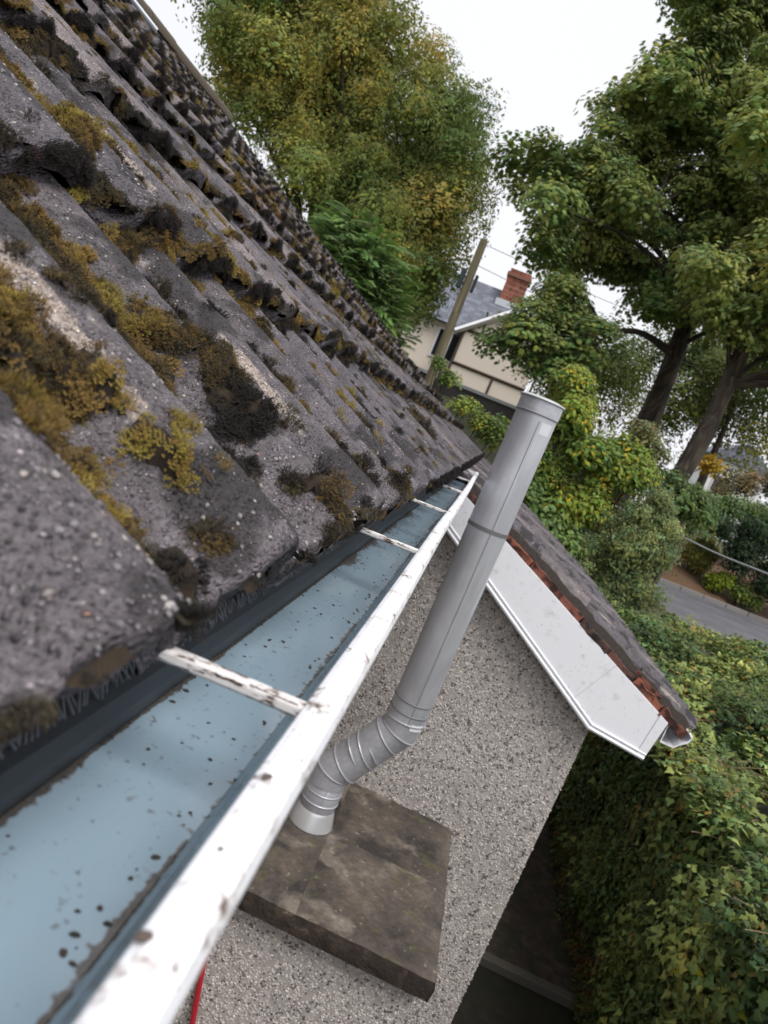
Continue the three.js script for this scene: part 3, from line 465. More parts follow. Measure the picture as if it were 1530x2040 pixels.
{
  srand(81);
  const bladeM = M(0xffffff, 0.85, { side: THREE.DoubleSide });
  const tufts = [0, 1, 2].map((k) => {
    const p = [], t = [], ix = [];
    for (let n = 0; n < 34; n++) {                        // little shoots, each with rings of pointed leaves
      const a = rnd() * 6.28, r = 1.7 * Math.sqrt(rnd()), lean = rr(0.1, 0.55), bx = Math.cos(a) * r, bz = Math.sin(a) * r, hh = rr(0.6, 1.15), dx = Math.cos(a) * lean, dz = Math.sin(a) * lean;
      for (let w = 0; w < 3; w++) { const y0 = hh * (0.25 + 0.3 * w), ph = rnd() * 6.28; for (let l = 0; l < 3; l++) { const q = ph + l * 2.09, L = rr(0.26, 0.42), b = p.length / 3, cx = bx + dx * y0, cz = bz + dz * y0, sx = -Math.sin(q) * 0.07, sz = Math.cos(q) * 0.07; p.push(cx + sx, y0 - 0.05, cz + sz, cx - sx, y0 - 0.05, cz - sz, cx + Math.cos(q) * L, y0 + L * rr(0.5, 1.1), cz + Math.sin(q) * L); t.push(0, 0, 1, 0, 0.5, 1); ix.push(b, b + 1, b + 2); } }
    }
    return raw(p, t, ix);
  });
  const pal = (v, g) => { // dead black-brown -> brown -> golden olive -> lime
    const d = [0.018, 0.015, 0.013], b = [0.075, 0.056, 0.024], o = [0.235, 0.146, 0.037], y = [0.285, 0.225, 0.045];
    const c = v < 0.42 ? mx3(d, b, clamp((v - 0.25) / 0.17)) : v < 0.6 ? mx3(b, o, (v - 0.42) / 0.18) : mx3(o, y, clamp((v - 0.62) / 0.12)); return lin(c[0] * g, c[1] * g, c[2] * g);
  };
  const lists = [[], [], []];
  const add = (a, s, size, lift) => {
    const e = 0.004, h = mossH(a, s); if (h <= 0.0006) return;
    const na = (surf(a + e, s) + Math.max(0, mossH(a + e, s)) - surf(a - e, s) - Math.max(0, mossH(a - e, s))) / (2 * e), ns = (Math.max(0, mossH(a, s + e)) - Math.max(0, mossH(a, s - e))) / (2 * e);
    const n = roofN.clone().addScaledVector(roofUp, -clamp(ns, -1.5, 1.5)).addScaledVector(Z, clamp(na, -1.5, 1.5)).add(V(gs() * 0.35, gs() * 0.35, gs() * 0.35)).normalize();
        const v = mossTone(a, s) * 1.25 - 0.20 + (rnd() - 0.5) * 0.26, P = roofP(a, s, surf(a, s) + h * lift - size * 0.1);
    lists[Math.floor(rnd() * 3)].push({ m: place(P, n, rnd() * 6.28, size * rr(0.8, 1.25), size * rr(0.8, 1.5), size * rr(0.8, 1.25)), c: pal(v, rr(0.7, 1.25)) });
  };
  for (let i = 0; i < 125000; i++) { const a = rr(0.08, 2.0), s = rr(0, 1.25); if (a < 0.5 && s > 0.9) continue; add(a, s, rr(0.0023, 0.0038), rr(0.86, 1.02)); }
  for (let i = 0; i < 22000; i++) add(rr(2.0, 4.2), rr(0, 2.4), rr(0.006, 0.009), rr(0.85, 1));
  for (let i = 0; i < 14000; i++) { const a = rr(0.3, 2.0), s = rr(1.25, 3.2); add(a, s, rr(0.006, 0.010), rr(0.7, 1)); }
  for (let i = 0; i < 16000; i++) add(rr(2.0, 7.2), rr(0.3, 4.3), rr(0.009, 0.014), rr(0.6, 0.9));
  const black = []; srand(84);
  for (let i = 0; i < COURSES; i++) for (let r = -1; r < 47; r++) {             // dry black moss hanging on the ends of many rolls
    const a0 = crest0 + r * PIT, s0 = i * GAUGE, dist = roofP(a0, s0, 0).length(); if (h2(r * 5 + 1, i * 11 + 2) < 0.3 || (i === 0 && a0 < 1.2)) continue;
    const n = dist < 1.6 ? 150 : dist < 3 ? 55 : 18, sz = dist < 1.6 ? 0.0026 : dist < 3 ? 0.0048 : 0.0085, wd = rr(0.35, 1);
    for (let k = 0; k < n; k++) { const d = (rnd() - 0.5) * 0.1 * wd + 0.012 * gs(), c = rr(-0.014, 0.002); if (fbm(d * 60 + r * 3, c * 60 + i, 2) < 0.36) continue; black.push({ m: place(roofP(a0 + d, s0 - 0.004 + rr(-0.004, 0.006), prof(a0 + d) + c), roofUp.clone().multiplyScalar(-0.8).add(V(gs() * 0.5, 0.5 + gs() * 0.5, gs() * 0.5)).normalize(), rnd() * 6.28, sz * rr(0.7, 1.2)), c: lin(0.02 * rr(0.7, 1.6), 0.017 * rr(0.7, 1.4), 0.016) }); }
  }
  tag(instanced('black_moss', tufts[0], bladeM, black), 'dry black moss hanging on the butt ends of the tiles', 'moss');
  lists.forEach((l, i) => tag(instanced('moss', tufts[i], bladeM, l), 'brown and golden moss growing in the hollows between the roof tiles', 'moss'));
  // the peaty cushions the shoots stand on
  const cell = 0.0055, p = [], t = [], ix = [], id = new Map();
  const vert = (i, j) => { const key = i * 100000 + j; let v = id.get(key); if (v === undefined) { const a = i * cell, s = j * cell, h = mossH(a, s), q = roofP(a + 0.002 * (h2(i, j) - 0.5), s, surf(a, s) + (h > 0 ? h * 0.86 : -0.004)); v = p.length / 3; p.push(q.x, q.y, q.z); t.push(a * 4, s * 4); id.set(key, v); } return v; };
  for (let i = 12; i < 3.4 / cell; i++) for (let j = 0; j < 1.7 / cell; j++) { const a = (i + 0.5) * cell, s = (j + 0.5) * cell; if (mossH(a, s) < -0.0008 || Math.floor(j * cell / GAUGE) !== Math.floor((j + 1) * cell / GAUGE)) continue; const q = [vert(i, j), vert(i + 1, j), vert(i + 1, j + 1), vert(i, j + 1)]; ix.push(q[0], q[1], q[2], q[0], q[2], q[3]); }
  const peatT = tex(256, 256, (x, y) => mx3([26, 21, 18], [62, 48, 30], fbm(x * 30, y * 30, 3)));
  stuff(tag(mesh('moss', raw(p, t, ix), M(0xffffff, 0.95, { map: peatT })), 'dark peaty moss cushions lying on the roof tiles', 'moss'));
}
// coarse stones standing out of the worn concrete of the nearest tiles
{
  srand(88); const l = [[], [], []];
  for (let i = 0; i < 26000; i++) {
    const a = rr(0.02, 1.25), s = rr(0.004, 0.75); if (mossH(a, s) > 0.001) continue; if (a > 0.7 && rnd() < 0.5) continue;
    const r = 0.0005 + 0.0011 * Math.pow(rnd(), 3.2), t = rnd(), v = rr(0.8, 1.25), e = 0.002, na = (prof(a + e) - prof(a - e)) / (2 * e);
    const c = t < 0.6 ? lin(0.17 * v, 0.155 * v, 0.165 * v) : t < 0.78 ? lin(0.33 * v, 0.30 * v, 0.29 * v) : t < 0.80 ? lin(0.30 * v, 0.22 * v, 0.19 * v) : lin(0.06 * v, 0.055 * v, 0.06 * v);
    l[i % 3].push({ m: place(roofP(a, s, surf(a, s) + 0.0006), roofN.clone().addScaledVector(Z, na).add(V(gs() * 0.4, gs() * 0.4, gs() * 0.4)).normalize(), rnd() * 6.28, r * rr(0.8, 1.4), r * 0.9, r), c });
  }
  l.forEach((q, i) => instanced('tile_grit', pebGeo[i], pebM, q, roof));
}
// crumbs of dirt lying in the gutter and on its lip
{
  srand(91); const l = [], cM = M(0xffffff, 0.9);
  for (let i = 0; i < 80; i++) { const z = -rr(0.12, 2.4), x = u(rr(-0.145, -0.068)), r = 0.0002 + 0.0011 * Math.pow(rnd(), 8); l.push({ m: place(V(x, u(-0.234) + r * 0.3, z), V(gs() * 0.3, 1, gs() * 0.3).normalize(), rnd() * 6, r * rr(0.7, 2), r * 0.6, r), c: lin(0.03, 0.025, 0.022) }); }
  for (let i = 0; i < 300; i++) { const z = -rr(0.12, 2.8), t = Math.pow(rnd(), 2), x = u(rnd() < 0.5 ? -0.068 - t * 0.012 : -0.122 - rr(-0.01, 0.02) + t * 0.02), r = rr(0.0004, 0.0013); l.push({ m: place(V(x, u(-0.2335), z), V(gs() * 0.4, 1, gs() * 0.4).normalize(), rnd() * 6, r * rr(0.8, 2), r * 0.6, r), c: lin(0.05, 0.038, 0.03) }); }
  for (let i = 0; i < 60; i++) { const z = -rr(0.1, 1.6), x = u(rr(-0.034, -0.019)), r = 0.0002 + 0.0012 * Math.pow(rnd(), 6); l.push({ m: place(V(x, u(-0.1497), z), V(gs() * 0.3, 1, gs() * 0.3).normalize(), rnd() * 6, r * rr(0.8, 2.2), r * 0.45, r), c: rnd() < 0.5 ? lin(0.12, 0.08, 0.07) : lin(0.06, 0.045, 0.04) }); }
  for (const [px, py, r] of [[286, 1866, 0.0014], [290, 1862, 0.0011], [281, 1868, 0.0009], [533, 1546, 0.0012], [527, 1550, 0.0008], [440, 1690, 0.0006]]) { const q = atY(px, py, u(-0.1497)); l.push({ m: place(q, V(0.1, 1, 0.1).normalize(), 0.8, r * 1.5, r * 0.7, r), c: lin(0.10, 0.075, 0.065) }); }
  for (const [px, py, r] of [[215, 1840, 0.0010], [150, 1862, 0.0011], [143, 1860, 0.0006], [178, 1945, 0.0007], [155, 1815, 0.0007], [470, 1553, 0.0007], [352, 1707, 0.0007]]) { const q = atY(px, py, u(-0.2335)); l.push({ m: place(q, V(0.1, 1, 0.1).normalize(), 0.4, r * 1.5, r * 0.6, r), c: lin(0.03, 0.026, 0.024) }); }
  tag(instanced('dirt_crumbs', pebGeo[0], cM, l), 'dark crumbs of dirt lying in the gutter', 'dirt');
}

// ------------------------------------------------------------------ leaves
function leafShape(kind) {                              // outline fan in the xz plane, y slightly cupped; length 1 along +z from the stalk
  const o = kind === 'maple' ? [[0, 0], [-0.30, 0.12], [-0.50, 0.36], [-0.28, 0.46], [-0.42, 0.80], [-0.14, 0.68], [0, 1.02], [0.14, 0.68], [0.42, 0.80], [0.28, 0.46], [0.50, 0.36], [0.30, 0.12]]
    : kind === 'ivy' ? [[0, 0.05], [-0.28, -0.08], [-0.46, 0.22], [-0.22, 0.48], [0, 1], [0.22, 0.48], [0.46, 0.22], [0.28, -0.08]]
      : kind === 'needle' ? [[0, 0], [-0.07, 0.3], [-0.05, 0.75], [0, 1], [0.05, 0.75], [0.07, 0.3]]
        : [[0, 0], [-0.24, 0.28], [-0.24, 0.6], [0, 1], [0.24, 0.6], [0.24, 0.28]];
  return o;
}
function sprig(kind, n, spread, size, seedN, droop = 0.3) {
  srand(seedN); const p = [], t = [], ix = [], o = leafShape(kind);
  for (let i = 0; i < n; i++) {
    const a = rnd() * 6.28, r = spread * Math.sqrt(rnd()), y = spread * rr(-0.35, 0.35) + (0.25 * (1 - r / spread)) * spread, q = new THREE.Quaternion().setFromEuler(new THREE.Euler(droop * rr(0.1, 1.6) , a + rr(-0.7, 0.7), rr(-0.5, 0.5), 'YXZ')), s = size * rr(0.65, 1.2), b = p.length / 3, at = V(Math.sin(a) * r, y, Math.cos(a) * r);
    const put = (x, yy, z) => { const v = V(x * s, yy * s, z * s).applyQuaternion(q).add(at); p.push(v.x, v.y, v.z); t.push(x + 0.5, z); };
    put(0, 0.05, 0.4); for (const [x, z] of o) put(x, -0.18 * Math.abs(x) - 0.1 * z * z + 0.02 * rnd(), z);
    for (let k = 0; k < o.length; k++) ix.push(b, b + 1 + k, b + 1 + (k + 1) % o.length);
  }
  return raw(p, t, ix);
}
const leafM = (rough = 0.55, tr = 0.35) => M(0xffffff, rough, { vertexColors: true, transmission: tr, thickness: 0, side: THREE.DoubleSide, specularIntensity: 0.45 });
const LEAF = leafM(0.97, 0.4), GLOSSY = leafM(0.45, 0);
const inPoly = (x, y, P) => { let c = false; for (let i = 0, j = P.length - 1; i < P.length; j = i++) if ((P[i][1] > y) !== (P[j][1] > y) && x < (P[j][0] - P[i][0]) * (y - P[i][1]) / (P[j][1] - P[i][1]) + P[i][0]) c = !c; return c; };
function fillPoly(P, n, D, dD, rad, holes = []) {       // clump centres whose directions fall inside an outline, spread in depth
  const xs = P.map((q) => q[0]), ys = P.map((q) => q[1]), x0 = Math.min(...xs), x1 = Math.max(...xs), y0 = Math.min(...ys), y1 = Math.max(...ys), out = [];
  for (let k = 0; k < 12000 && out.length < n; k++) {
    const x = rr(x0, x1), y = rr(y0, y1); if (!inPoly(x, y, P) || holes.some((h) => Math.hypot(x - h[0], y - h[1]) < h[2])) continue;
    const c = ray(x, y).multiplyScalar(D + gs() * dD), r = rr(...rad);
    if (out.some((o) => o.c.distanceTo(c) < 0.38 * (o.r + r)) && k < 9000) continue; out.push({ c, r });
  }
  return out;
}
// a unit clump of sprigs; leaf tone varies within it by vertex colour
function clumpGeo(geo, n, seedN, leafScale, flat = 0.75, shell = 0.55, upBias = 0.55, spice = null) {
  srand(seedN); const parts = [];
  for (let i = 0; i < n; i++) {
    const d = V(gs(), gs(), gs()); if (d.lengthSq() < 1e-4) continue; d.normalize(); if (d.y < -0.25 && rnd() < 0.6) d.y *= -1;
    const rad = (shell + (1 - shell) * Math.sqrt(rnd())) * (0.72 + 0.56 * vn(d.x * 2.3 + seedN, d.z * 2.3 + d.y * 2));
    const nn = d.clone().multiplyScalar(1 - upBias).add(V(gs() * 0.45, upBias + gs() * 0.3, gs() * 0.45)).normalize();
    const g = geo.clone().applyMatrix4(place(V(d.x * rad, d.y * rad * flat, d.z * rad), nn, rnd() * 6.28, leafScale * rr(0.7, 1.3)));
    const k = g.attributes.position.count, c = new Float32Array(k * 3), v = rr(0.72, 1.28), w = rr(0.8, 1.35), z = spice && rnd() < spice[0] ? spice[1] : [1, 1, 1]; for (let q = 0; q < k; q++) c.set([v * w * z[0], v * z[1], v / w * z[2]], q * 3); g.setAttribute('color', new THREE.BufferAttribute(c, 3)); parts.push(g);
  }
  return mergeGeometries(parts);
}
function foliage(name, clumps, protos, mat, colour, parent) {
  protos.forEach((g, k) => instanced(name, g, mat, clumps.filter((_, i) => i % protos.length === k).map(({ c, r }) => ({ m: new THREE.Matrix4().compose(c, new THREE.Quaternion().setFromEuler(new THREE.Euler(gs() * 0.35, rnd() * 6.28, gs() * 0.35)), V(r, r * rr(0.85, 1.15), r)), c: colour(c) })), parent));
}
const barkT = tex(256, 256, (x, y) => { const n = fbm(x * 22, y * 5, 4), m = fbm(x * 5 + 7, y * 5, 3); return mx3(mx3([38, 32, 28], [92, 80, 68], clamp(n * 1.5 - 0.3)), [86, 88, 62], sst(0.55, 0.75, m) * 0.45); });
const bark = M(0xffffff, 0.95, { map: barkT, bumpMap: barkT, bumpScale: 0.03 });
function limb(a, b, r0, r1, sag, n = 7) { const mid = a.clone().lerp(b, 0.5).add(V(gs() * 0.25, sag, gs() * 0.25)), pts = bez([a, mid, b], n); return tube(pts, pts.map((_, i) => mix(r0, r1, i / (pts.length - 1))), 8); }

// sycamores at the right: two stems, domed clumps of big leaves
const mapleC = [0, 1, 2].map((k) => clumpGeo(sprig('maple', 8, 0.19, 0.108, 200 + k), 105, 210 + k, 1.42, 0.66, 0.3, 0.55));
const green = (b, y, k = 0.5) => (p) => { const t = clamp(fbm(p.x * k + 7, p.y * k + p.z * k * 0.6, 2) * 1.5 - 0.25 + (rnd() - 0.5) * 0.5), v = rr(0.85, 1.15), c = mx3(b, y, t * t); return lin(c[0] * v, c[1] * v, c[2] * v); };
function sycamore(label, stem, polys, D, dD, n, holes, seedN) {
  srand(seedN); const t = thing('sycamore_tree', label, 'tree', 'tall green trees beyond the garden shrubs');
  const tr = []; stem.forEach((s) => { const pts = bez(s.map((q) => q[0]), 14), rs = pts.map((_, i) => { const f = i / (pts.length - 1) * (s.length - 1), k = Math.min(s.length - 2, Math.floor(f)); return mix(s[k][1], s[k + 1][1], f - k) * (1 + 0.08 * Math.sin(i * 2.1)); }); tr.push(tube(pts, rs, 12)); });
  const clumps = polys.flatMap((P, i) => fillPoly(P, i ? 13 : n, D, i ? 2.2 : dD, [0.36, i ? 0.62 : 0.78], holes));
  const ends = stem.flatMap((s) => s.slice(1).map((q) => q));
  mesh('trunk', mergeGeometries(tr), bark, t);
  const br = []; clumps.forEach((c, i) => { if (i % 3) return; let best = ends[0]; ends.forEach((e) => { if (e[0].distanceTo(c.c) + (e[0].y > c.c.y ? 2 : 0) < best[0].distanceTo(c.c) + (best[0].y > c.c.y ? 2 : 0)) best = e; }); const L = best[0].distanceTo(c.c); br.push(limb(best[0], c.c, Math.min(best[1] * 0.6, 0.03 + 0.018 * L), 0.018, 0.25)); });
  mesh('limb', mergeGeometries(br), bark, t);
  foliage('crown', clumps, mapleC, LEAF, green([0.16, 0.24, 0.066], [0.34, 0.39, 0.10]), t);
  return t;
}
{
  const P = (px, py, d) => ray(px, py).multiplyScalar(d);
  const b1 = P(1262, 905, 16), b2 = P(1300, 1040, 13.2);
  const g1 = b1.clone().setY(hGround(b1.x, b1.z)), g2 = b2.clone().setY(hGround(b2.x, b2.z));
  const t = sycamore('broad green tree forking low behind the yellowing shrub',
    [[[g1, 0.30], [b1, 0.25], [P(1330, 745, 16), 0.205], [P(1372, 620, 16), 0.16], [P(1400, 480, 16), 0.14], [P(1440, 330, 16.5), 0.08]], [[P(1318, 770, 16), 0.18], [P(1352, 690, 15.6), 0.15], [P(1360, 570, 15.2), 0.11], [P(1300, 420, 15), 0.07], [P(1200, 330, 15), 0.045]]],
    [[[1390, -120], [1375, 70], [1330, 150], [1230, 205], [1200, 280], [1100, 290], [1040, 330], [1030, 390], [1090, 430], [1130, 500], [1190, 520], [1290, 570], [1400, 620], [1470, 670], [1640, 640], [1700, -120]]], 16, 2.0, 230, [[1050, 470, 40], [1240, 612, 60], [1180, 480, 24], [1440, 545, 34], [1300, 500, 24]], 301);
  sycamore('tall leaning tree with a knotted dark trunk beside the road',
    [[[g2, 0.23], [b2, 0.20], [P(1345, 965, 13.2), 0.18], [P(1405, 862, 13.2), 0.16], [P(1450, 765, 13.2), 0.14], [P(1505, 630, 13.2), 0.14], [P(1560, 430, 13.4), 0.10]]],
    [[[1480, 60], [1450, 220], [1480, 420], [1530, 560], [1530, 680], [1600, 800], [1800, 840], [1850, 0]], [[1360, 480], [1500, 440], [1570, 560], [1570, 720], [1480, 700], [1400, 620]]], 13.0, 1.6, 60, [], 302);
  // low bough in front of the neighbour's gable
  srand(304); foliage('crown', fillPoly([[1050, 480], [1100, 560], [1170, 600], [1230, 560], [1300, 640], [1400, 665], [1480, 640], [1380, 540], [1200, 500], [1120, 480]], 18, 15.5, 1.8, [0.38, 0.6], [[1240, 612, 30]]), mapleC, LEAF, green([0.11, 0.185, 0.045], [0.25, 0.31, 0.075]), t);
  srand(305);
  const low = fillPoly([[985, 690], [1025, 650], [1060, 610], [1090, 560], [1140, 560], [1200, 640], [1190, 700], [1130, 745], [1070, 735]], 19, 14.2, 0.9, [0.30, 0.52]);
  foliage('bough', low, [clumpGeo(sprig('maple', 7, 0.19, 0.115, 206), 80, 216, 2.0, 0.6, 0.4, 0.6)], LEAF, green([0.11, 0.185, 0.045], [0.22, 0.29, 0.07]), t);
  const J = P(1335, 700, 15.6), br = low.map((c) => limb(P(1200, 660, 14.6), c.c, 0.035, 0.012, 0.1)); br.push(limb(J, P(1200, 660, 14.6), 0.09, 0.04, 0.2)); mesh('limb', mergeGeometries(br), bark, t);
}
// dark trees behind the trunks
{
  const leafC = [0, 1].map((k) => clumpGeo(sprig('oval', 10, 0.30, 0.12, 230 + k), 110, 233 + k, 1, 0.85, 0.35));
  const spots = [[1180, 770, 23, 2.3, 'dark leafy tree seen between the two leaning trunks'], [1330, 760, 26, 2.6, 'dark leafy tree behind the knotted trunk'], [1470, 790, 24, 2.2, 'dense dark tree beyond the knotted trunk by the road']];
  spots.forEach(([px, py, d, r, label], i) => {
    srand(320 + i); const c = ray(px, py).multiplyScalar(d), t = thing('broadleaf_tree', label, 'tree', 'dark trees behind the trunks'), g = V(c.x, hGround(c.x, c.z), c.z);
    mesh('trunk', tube(bez([g, g.clone().lerp(c, 0.5).add(V(0.1, 0, 0)), c], 8), [0.22, 0.2, 0.19, 0.17, 0.15, 0.13, 0.1, 0.08, 0.05], 8), bark, t);
    const cl = []; for (let k = 0; k < 17; k++) { const v = V(gs(), gs(), gs()).normalize().multiplyScalar(r * rr(0.35, 0.9)); cl.push({ c: c.clone().add(V(v.x, v.y * 0.95, v.z)), r: rr(0.8, 1.2) }); }
    foliage('crown', cl, leafC, LEAF, green([0.065, 0.11, 0.024], [0.28, 0.30, 0.05]), t);
  });
}
// autumn-tinted tree behind the roof and a cypress at its foot
{
  srand(340); const P = (px, py, d) => ray(px, py).multiplyScalar(d), t = thing('hornbeam_tree', 'large rounded tree turning yellow and orange behind the roof', 'tree');
  const c0 = P(690, 330, 19), g = V(c0.x, hGround(c0.x, c0.z), c0.z);
  const pts = bez([g, V(g.x, c0.y - 3, g.z), c0, P(720, 120, 19.3)], 12);
  mesh('trunk', tube(pts, pts.map((_, i) => mix(0.42, 0.06, i / 12)), 10), bark, t);
  const poly = [[428, 50], [450, 160], [480, 240], [560, 320], [660, 450], [760, 570], [815, 640], [850, 580], [885, 500], [915, 430], [935, 350], [930, 270], [900, 200], [860, 140], [810, 95], [740, 50], [690, -50], [470, -70], [430, -20]];
  const cl = fillPoly(poly, 150, 19, 2.0, [0.5, 1.0]);
  mesh('limb', mergeGeometries(cl.filter((_, i) => i % 3 === 0).map((c) => limb(pts[4 + (Math.floor(rnd() * 6))], c.c, 0.09, 0.02, 0.5))), bark, t);
  const geo = sprig('oval', 14, 0.30, 0.095, 341, 0.6), lo = [0.13, 0.20, 0.045], mid = [0.29, 0.31, 0.07], hot = [0.50, 0.31, 0.10];
  const tint = (p) => { const k = clamp(0.24 + (fbm(p.x * 0.55 + 3, p.y * 0.55 + p.z * 0.4, 3) - 0.5) * 2.2 + (rnd() - 0.5) * 0.3), v = rr(0.9, 1.12), c = k < 0.62 ? mx3(lo, mid, k / 0.62) : mx3(mid, hot, (k - 0.62) / 0.38 * 0.8); return lin(c[0] * v, c[1] * v, c[2] * v); };
  foliage('crown', cl, [0, 1, 2].map((k) => clumpGeo(geo, 85, 350 + k, 1.25, 1.0, 0.4, 0.35)), LEAF, tint, t);
  srand(348); const tw = []; cl.forEach((c) => { for (let k = 0; k < 4; k++) { const d = V(gs(), gs() + 0.35, gs()).normalize(); tw.push({ c: c.c.clone().addScaledVector(d, c.r * rr(0.9, 1.25)), r: rr(0.22, 0.4) }); } });
  foliage('crown', tw, [clumpGeo(geo, 16, 360, 2.2, 1.4, 0.1, 0.2)], LEAF, tint, t);
  srand(345); const cy = thing('cypress_tree', 'bright green feathery conifer below the autumn tree', 'tree');
  const frond = (() => { const p = [], tt = [], ix = []; for (let i = 0; i < 26; i++) { const f = i / 26, s = i % 2 ? 1 : -1, L = 0.3 * (1 - f * 0.75) + 0.05, b = p.length / 3, z = f * 0.8, a = rr(0.6, 0.95) * s, y = 0.06 * Math.sin(f * 3) - 0.12 * f; p.push(0, y, z, Math.sin(a) * L * 0.5 - 0.03, y - 0.02, z + Math.cos(a) * L * 0.5 + 0.02, Math.sin(a) * L, y - 0.05 + rr(-0.03, 0.03), z + Math.cos(a) * L, Math.sin(a) * L * 0.5 + 0.03, y - 0.01, z + Math.cos(a) * L * 0.5 - 0.03); for (let k = 0; k < 4; k++) tt.push(k, k); ix.push(b, b + 1, b + 2, b, b + 2, b + 3); } return raw(p, tt, ix); })();
  const cc = P(690, 560, 13.5), cg = V(cc.x, hGround(cc.x, cc.z), cc.z), topY = P(640, 385, 13.5).y;
  mesh('trunk', tube([cg, V(cc.x, topY, cc.z)], [0.16, 0.02], 8), bark, cy);
  const spray = [0, 1].map((m) => { srand(370 + m); const parts = []; for (let i = 0; i < 44; i++) { const a = rnd() * 6.28, r = Math.sqrt(rnd()), q = new THREE.Quaternion().setFromEuler(new THREE.Euler(rr(-0.5, 0.25), a, rr(-0.6, 0.6), 'YXZ')), g2 = frond.clone().applyMatrix4(new THREE.Matrix4().compose(V(Math.sin(a) * r * 0.5, rr(-0.5, 0.5), Math.cos(a) * r * 0.5), q, V(1, 1, 1).multiplyScalar(rr(0.6, 1.05)))); const n = g2.attributes.position.count, c = new Float32Array(n * 3), v = rr(0.7, 1.3), w = rr(0.85, 1.2); for (let k = 0; k < n; k++) c.set([v * w, v, v], k * 3); g2.setAttribute('color', new THREE.BufferAttribute(c, 3)); parts.push(g2); } return mergeGeometries(parts); });
  const cls = []; for (let i = 0; i < 120; i++) { const h = Math.pow(rnd(), 0.75), y = mix(topY - 0.2, cg.y + 0.6, h), R0 = 0.2 + 1.35 * Math.pow(h, 0.8), a = rnd() * 6.28, r = R0 * Math.sqrt(rr(0.3, 1)); cls.push({ c: V(cc.x + Math.sin(a) * r, y, cc.z + Math.cos(a) * r), r: rr(0.4, 0.65) }); }
  foliage('crown', cls, spray, LEAF, () => { const v = rr(0.8, 1.2), k = rnd(); return lin(mix(0.09, 0.17, k) * v, mix(0.17, 0.27, k) * v, 0.055 * v); }, cy);
}
// shrubs between the house and the road
function shrub(name, label, spots, D, leafKind, leafSize, n, per, colA, colB, seedN, opt = {}) {
  srand(seedN); const t = thing(name, label, 'shrub', opt.group), cl = [];
  for (const [px, py, rpx, d] of spots) { const c = ray(px, py).multiplyScalar(d ?? D), r = rpx / F * (d ?? D); for (let k = 0; k < n; k++) { const v = V(gs(), gs(), gs()).multiplyScalar(r * 0.75); cl.push({ c: c.clone().add(v), r: r * rr(0.35, 0.55) }); } }
  let gx = 0, gz = 0; cl.forEach((c) => { gx += c.c.x / cl.length; gz += c.c.z / cl.length; }); const g = V(gx, opt.foot ?? hGround(gx, gz), gz);
  mesh('stem', mergeGeometries(cl.filter((_, i) => i % 3 === 0).map((c) => limb(g.clone().add(V(gs() * 0.15, 0, gs() * 0.15)), c.c, 0.022, 0.005, 0.1, 6))), bark, t);
let ra = 0; cl.forEach((c) => { ra += c.r / cl.length; }); const sp = sprig(leafKind, opt.leaves ?? 9, leafSize * 2.2, leafSize, seedN + 1, opt.droop ?? 0.4), nS = Math.round(clamp(per * ra * ra, 12, 150));
  const protos = [0, 1].map((k) => clumpGeo(sp, nS, seedN + 2 + k, 1 / ra, opt.flat ?? 0.9, 0.3, opt.up ?? 0.45, opt.spice)); srand(seedN + 5);
  foliage('foliage', cl, protos, opt.mat ?? LEAF, green(colA, colB, opt.k ?? 1.6), t); return t;
}
shrub('yellowing_shrub', 'tall shrub with green and yellow leaves right beside the flue pipe', [[1120, 850, 75], [1080, 950, 60], [1180, 900, 85], [1150, 1000, 70], [1235, 940, 70], [1140, 780, 60], [1060, 890, 50]], 9.2, 'oval', 0.058, 8, 1500, [0.13, 0.22, 0.04], [0.26, 0.36, 0.065], 401, { spice: [0.2, [2.6, 1.55, 0.8]] });
shrub('yellowing_shrub', 'light green shrub rising behind the roof verge left of the flue pipe', [[890, 755, 22], [925, 815, 26], [985, 862, 34], [960, 845, 24], [872, 725, 16]], 10.5, 'oval', 0.05, 7, 1500, [0.12, 0.2, 0.045], [0.24, 0.33, 0.07], 403, { spice: [0.08, [2.2, 1.4, 0.7]] });
shrub('laurel_shrub', 'glossy green shrub close behind the lower roof', [[1065, 1040, 60], [1110, 1085, 45], [1045, 985, 45]], 8.6, 'oval', 0.07, 7, 1000, [0.07, 0.135, 0.035], [0.13, 0.21, 0.055], 405, { mat: GLOSSY });
shrub('grey_green_shrub', 'wide grey-green willowy shrub behind the end of the lower roof', [[1200, 1120, 75], [1250, 1190, 75], [1230, 1050, 75], [1290, 1100, 70], [1190, 1180, 50], [1300, 1010, 60], [1240, 1260, 40], [1310, 1060, 60], [1160, 1090, 55]], 8.9, 'oval', 0.036, 8, 2600, [0.15, 0.215, 0.09], [0.26, 0.33, 0.14], 407, { leaves: 12, droop: 0.8, up: 0.3 });
shrub('twiggy_shrub', 'low reddish brown twiggy shrub between the ivy and the road', [[1290, 1262, 30], [1320, 1285, 26], [1260, 1280, 26], [1350, 1300, 20]], 9.9, 'oval', 0.045, 7, 900, [0.12, 0.13, 0.05], [0.36, 0.20, 0.13], 431, { leaves: 6 });
shrub('leafy_shrub', 'pale olive shrub tip in front of the forked trunk', [[1275, 870, 40], [1295, 905, 35]], 11.5, 'oval', 0.06, 6, 900, [0.16, 0.17, 0.06], [0.30, 0.28, 0.12], 409);
shrub('leafy_shrub', 'mixed green shrub at the foot of the knotted trunk', [[1350, 1010, 55], [1400, 1030, 50], [1330, 960, 40], [1380, 980, 40], [1290, 970, 45]], 11.5, 'oval', 0.07, 7, 750, [0.08, 0.15, 0.04], [0.22, 0.28, 0.09], 411);
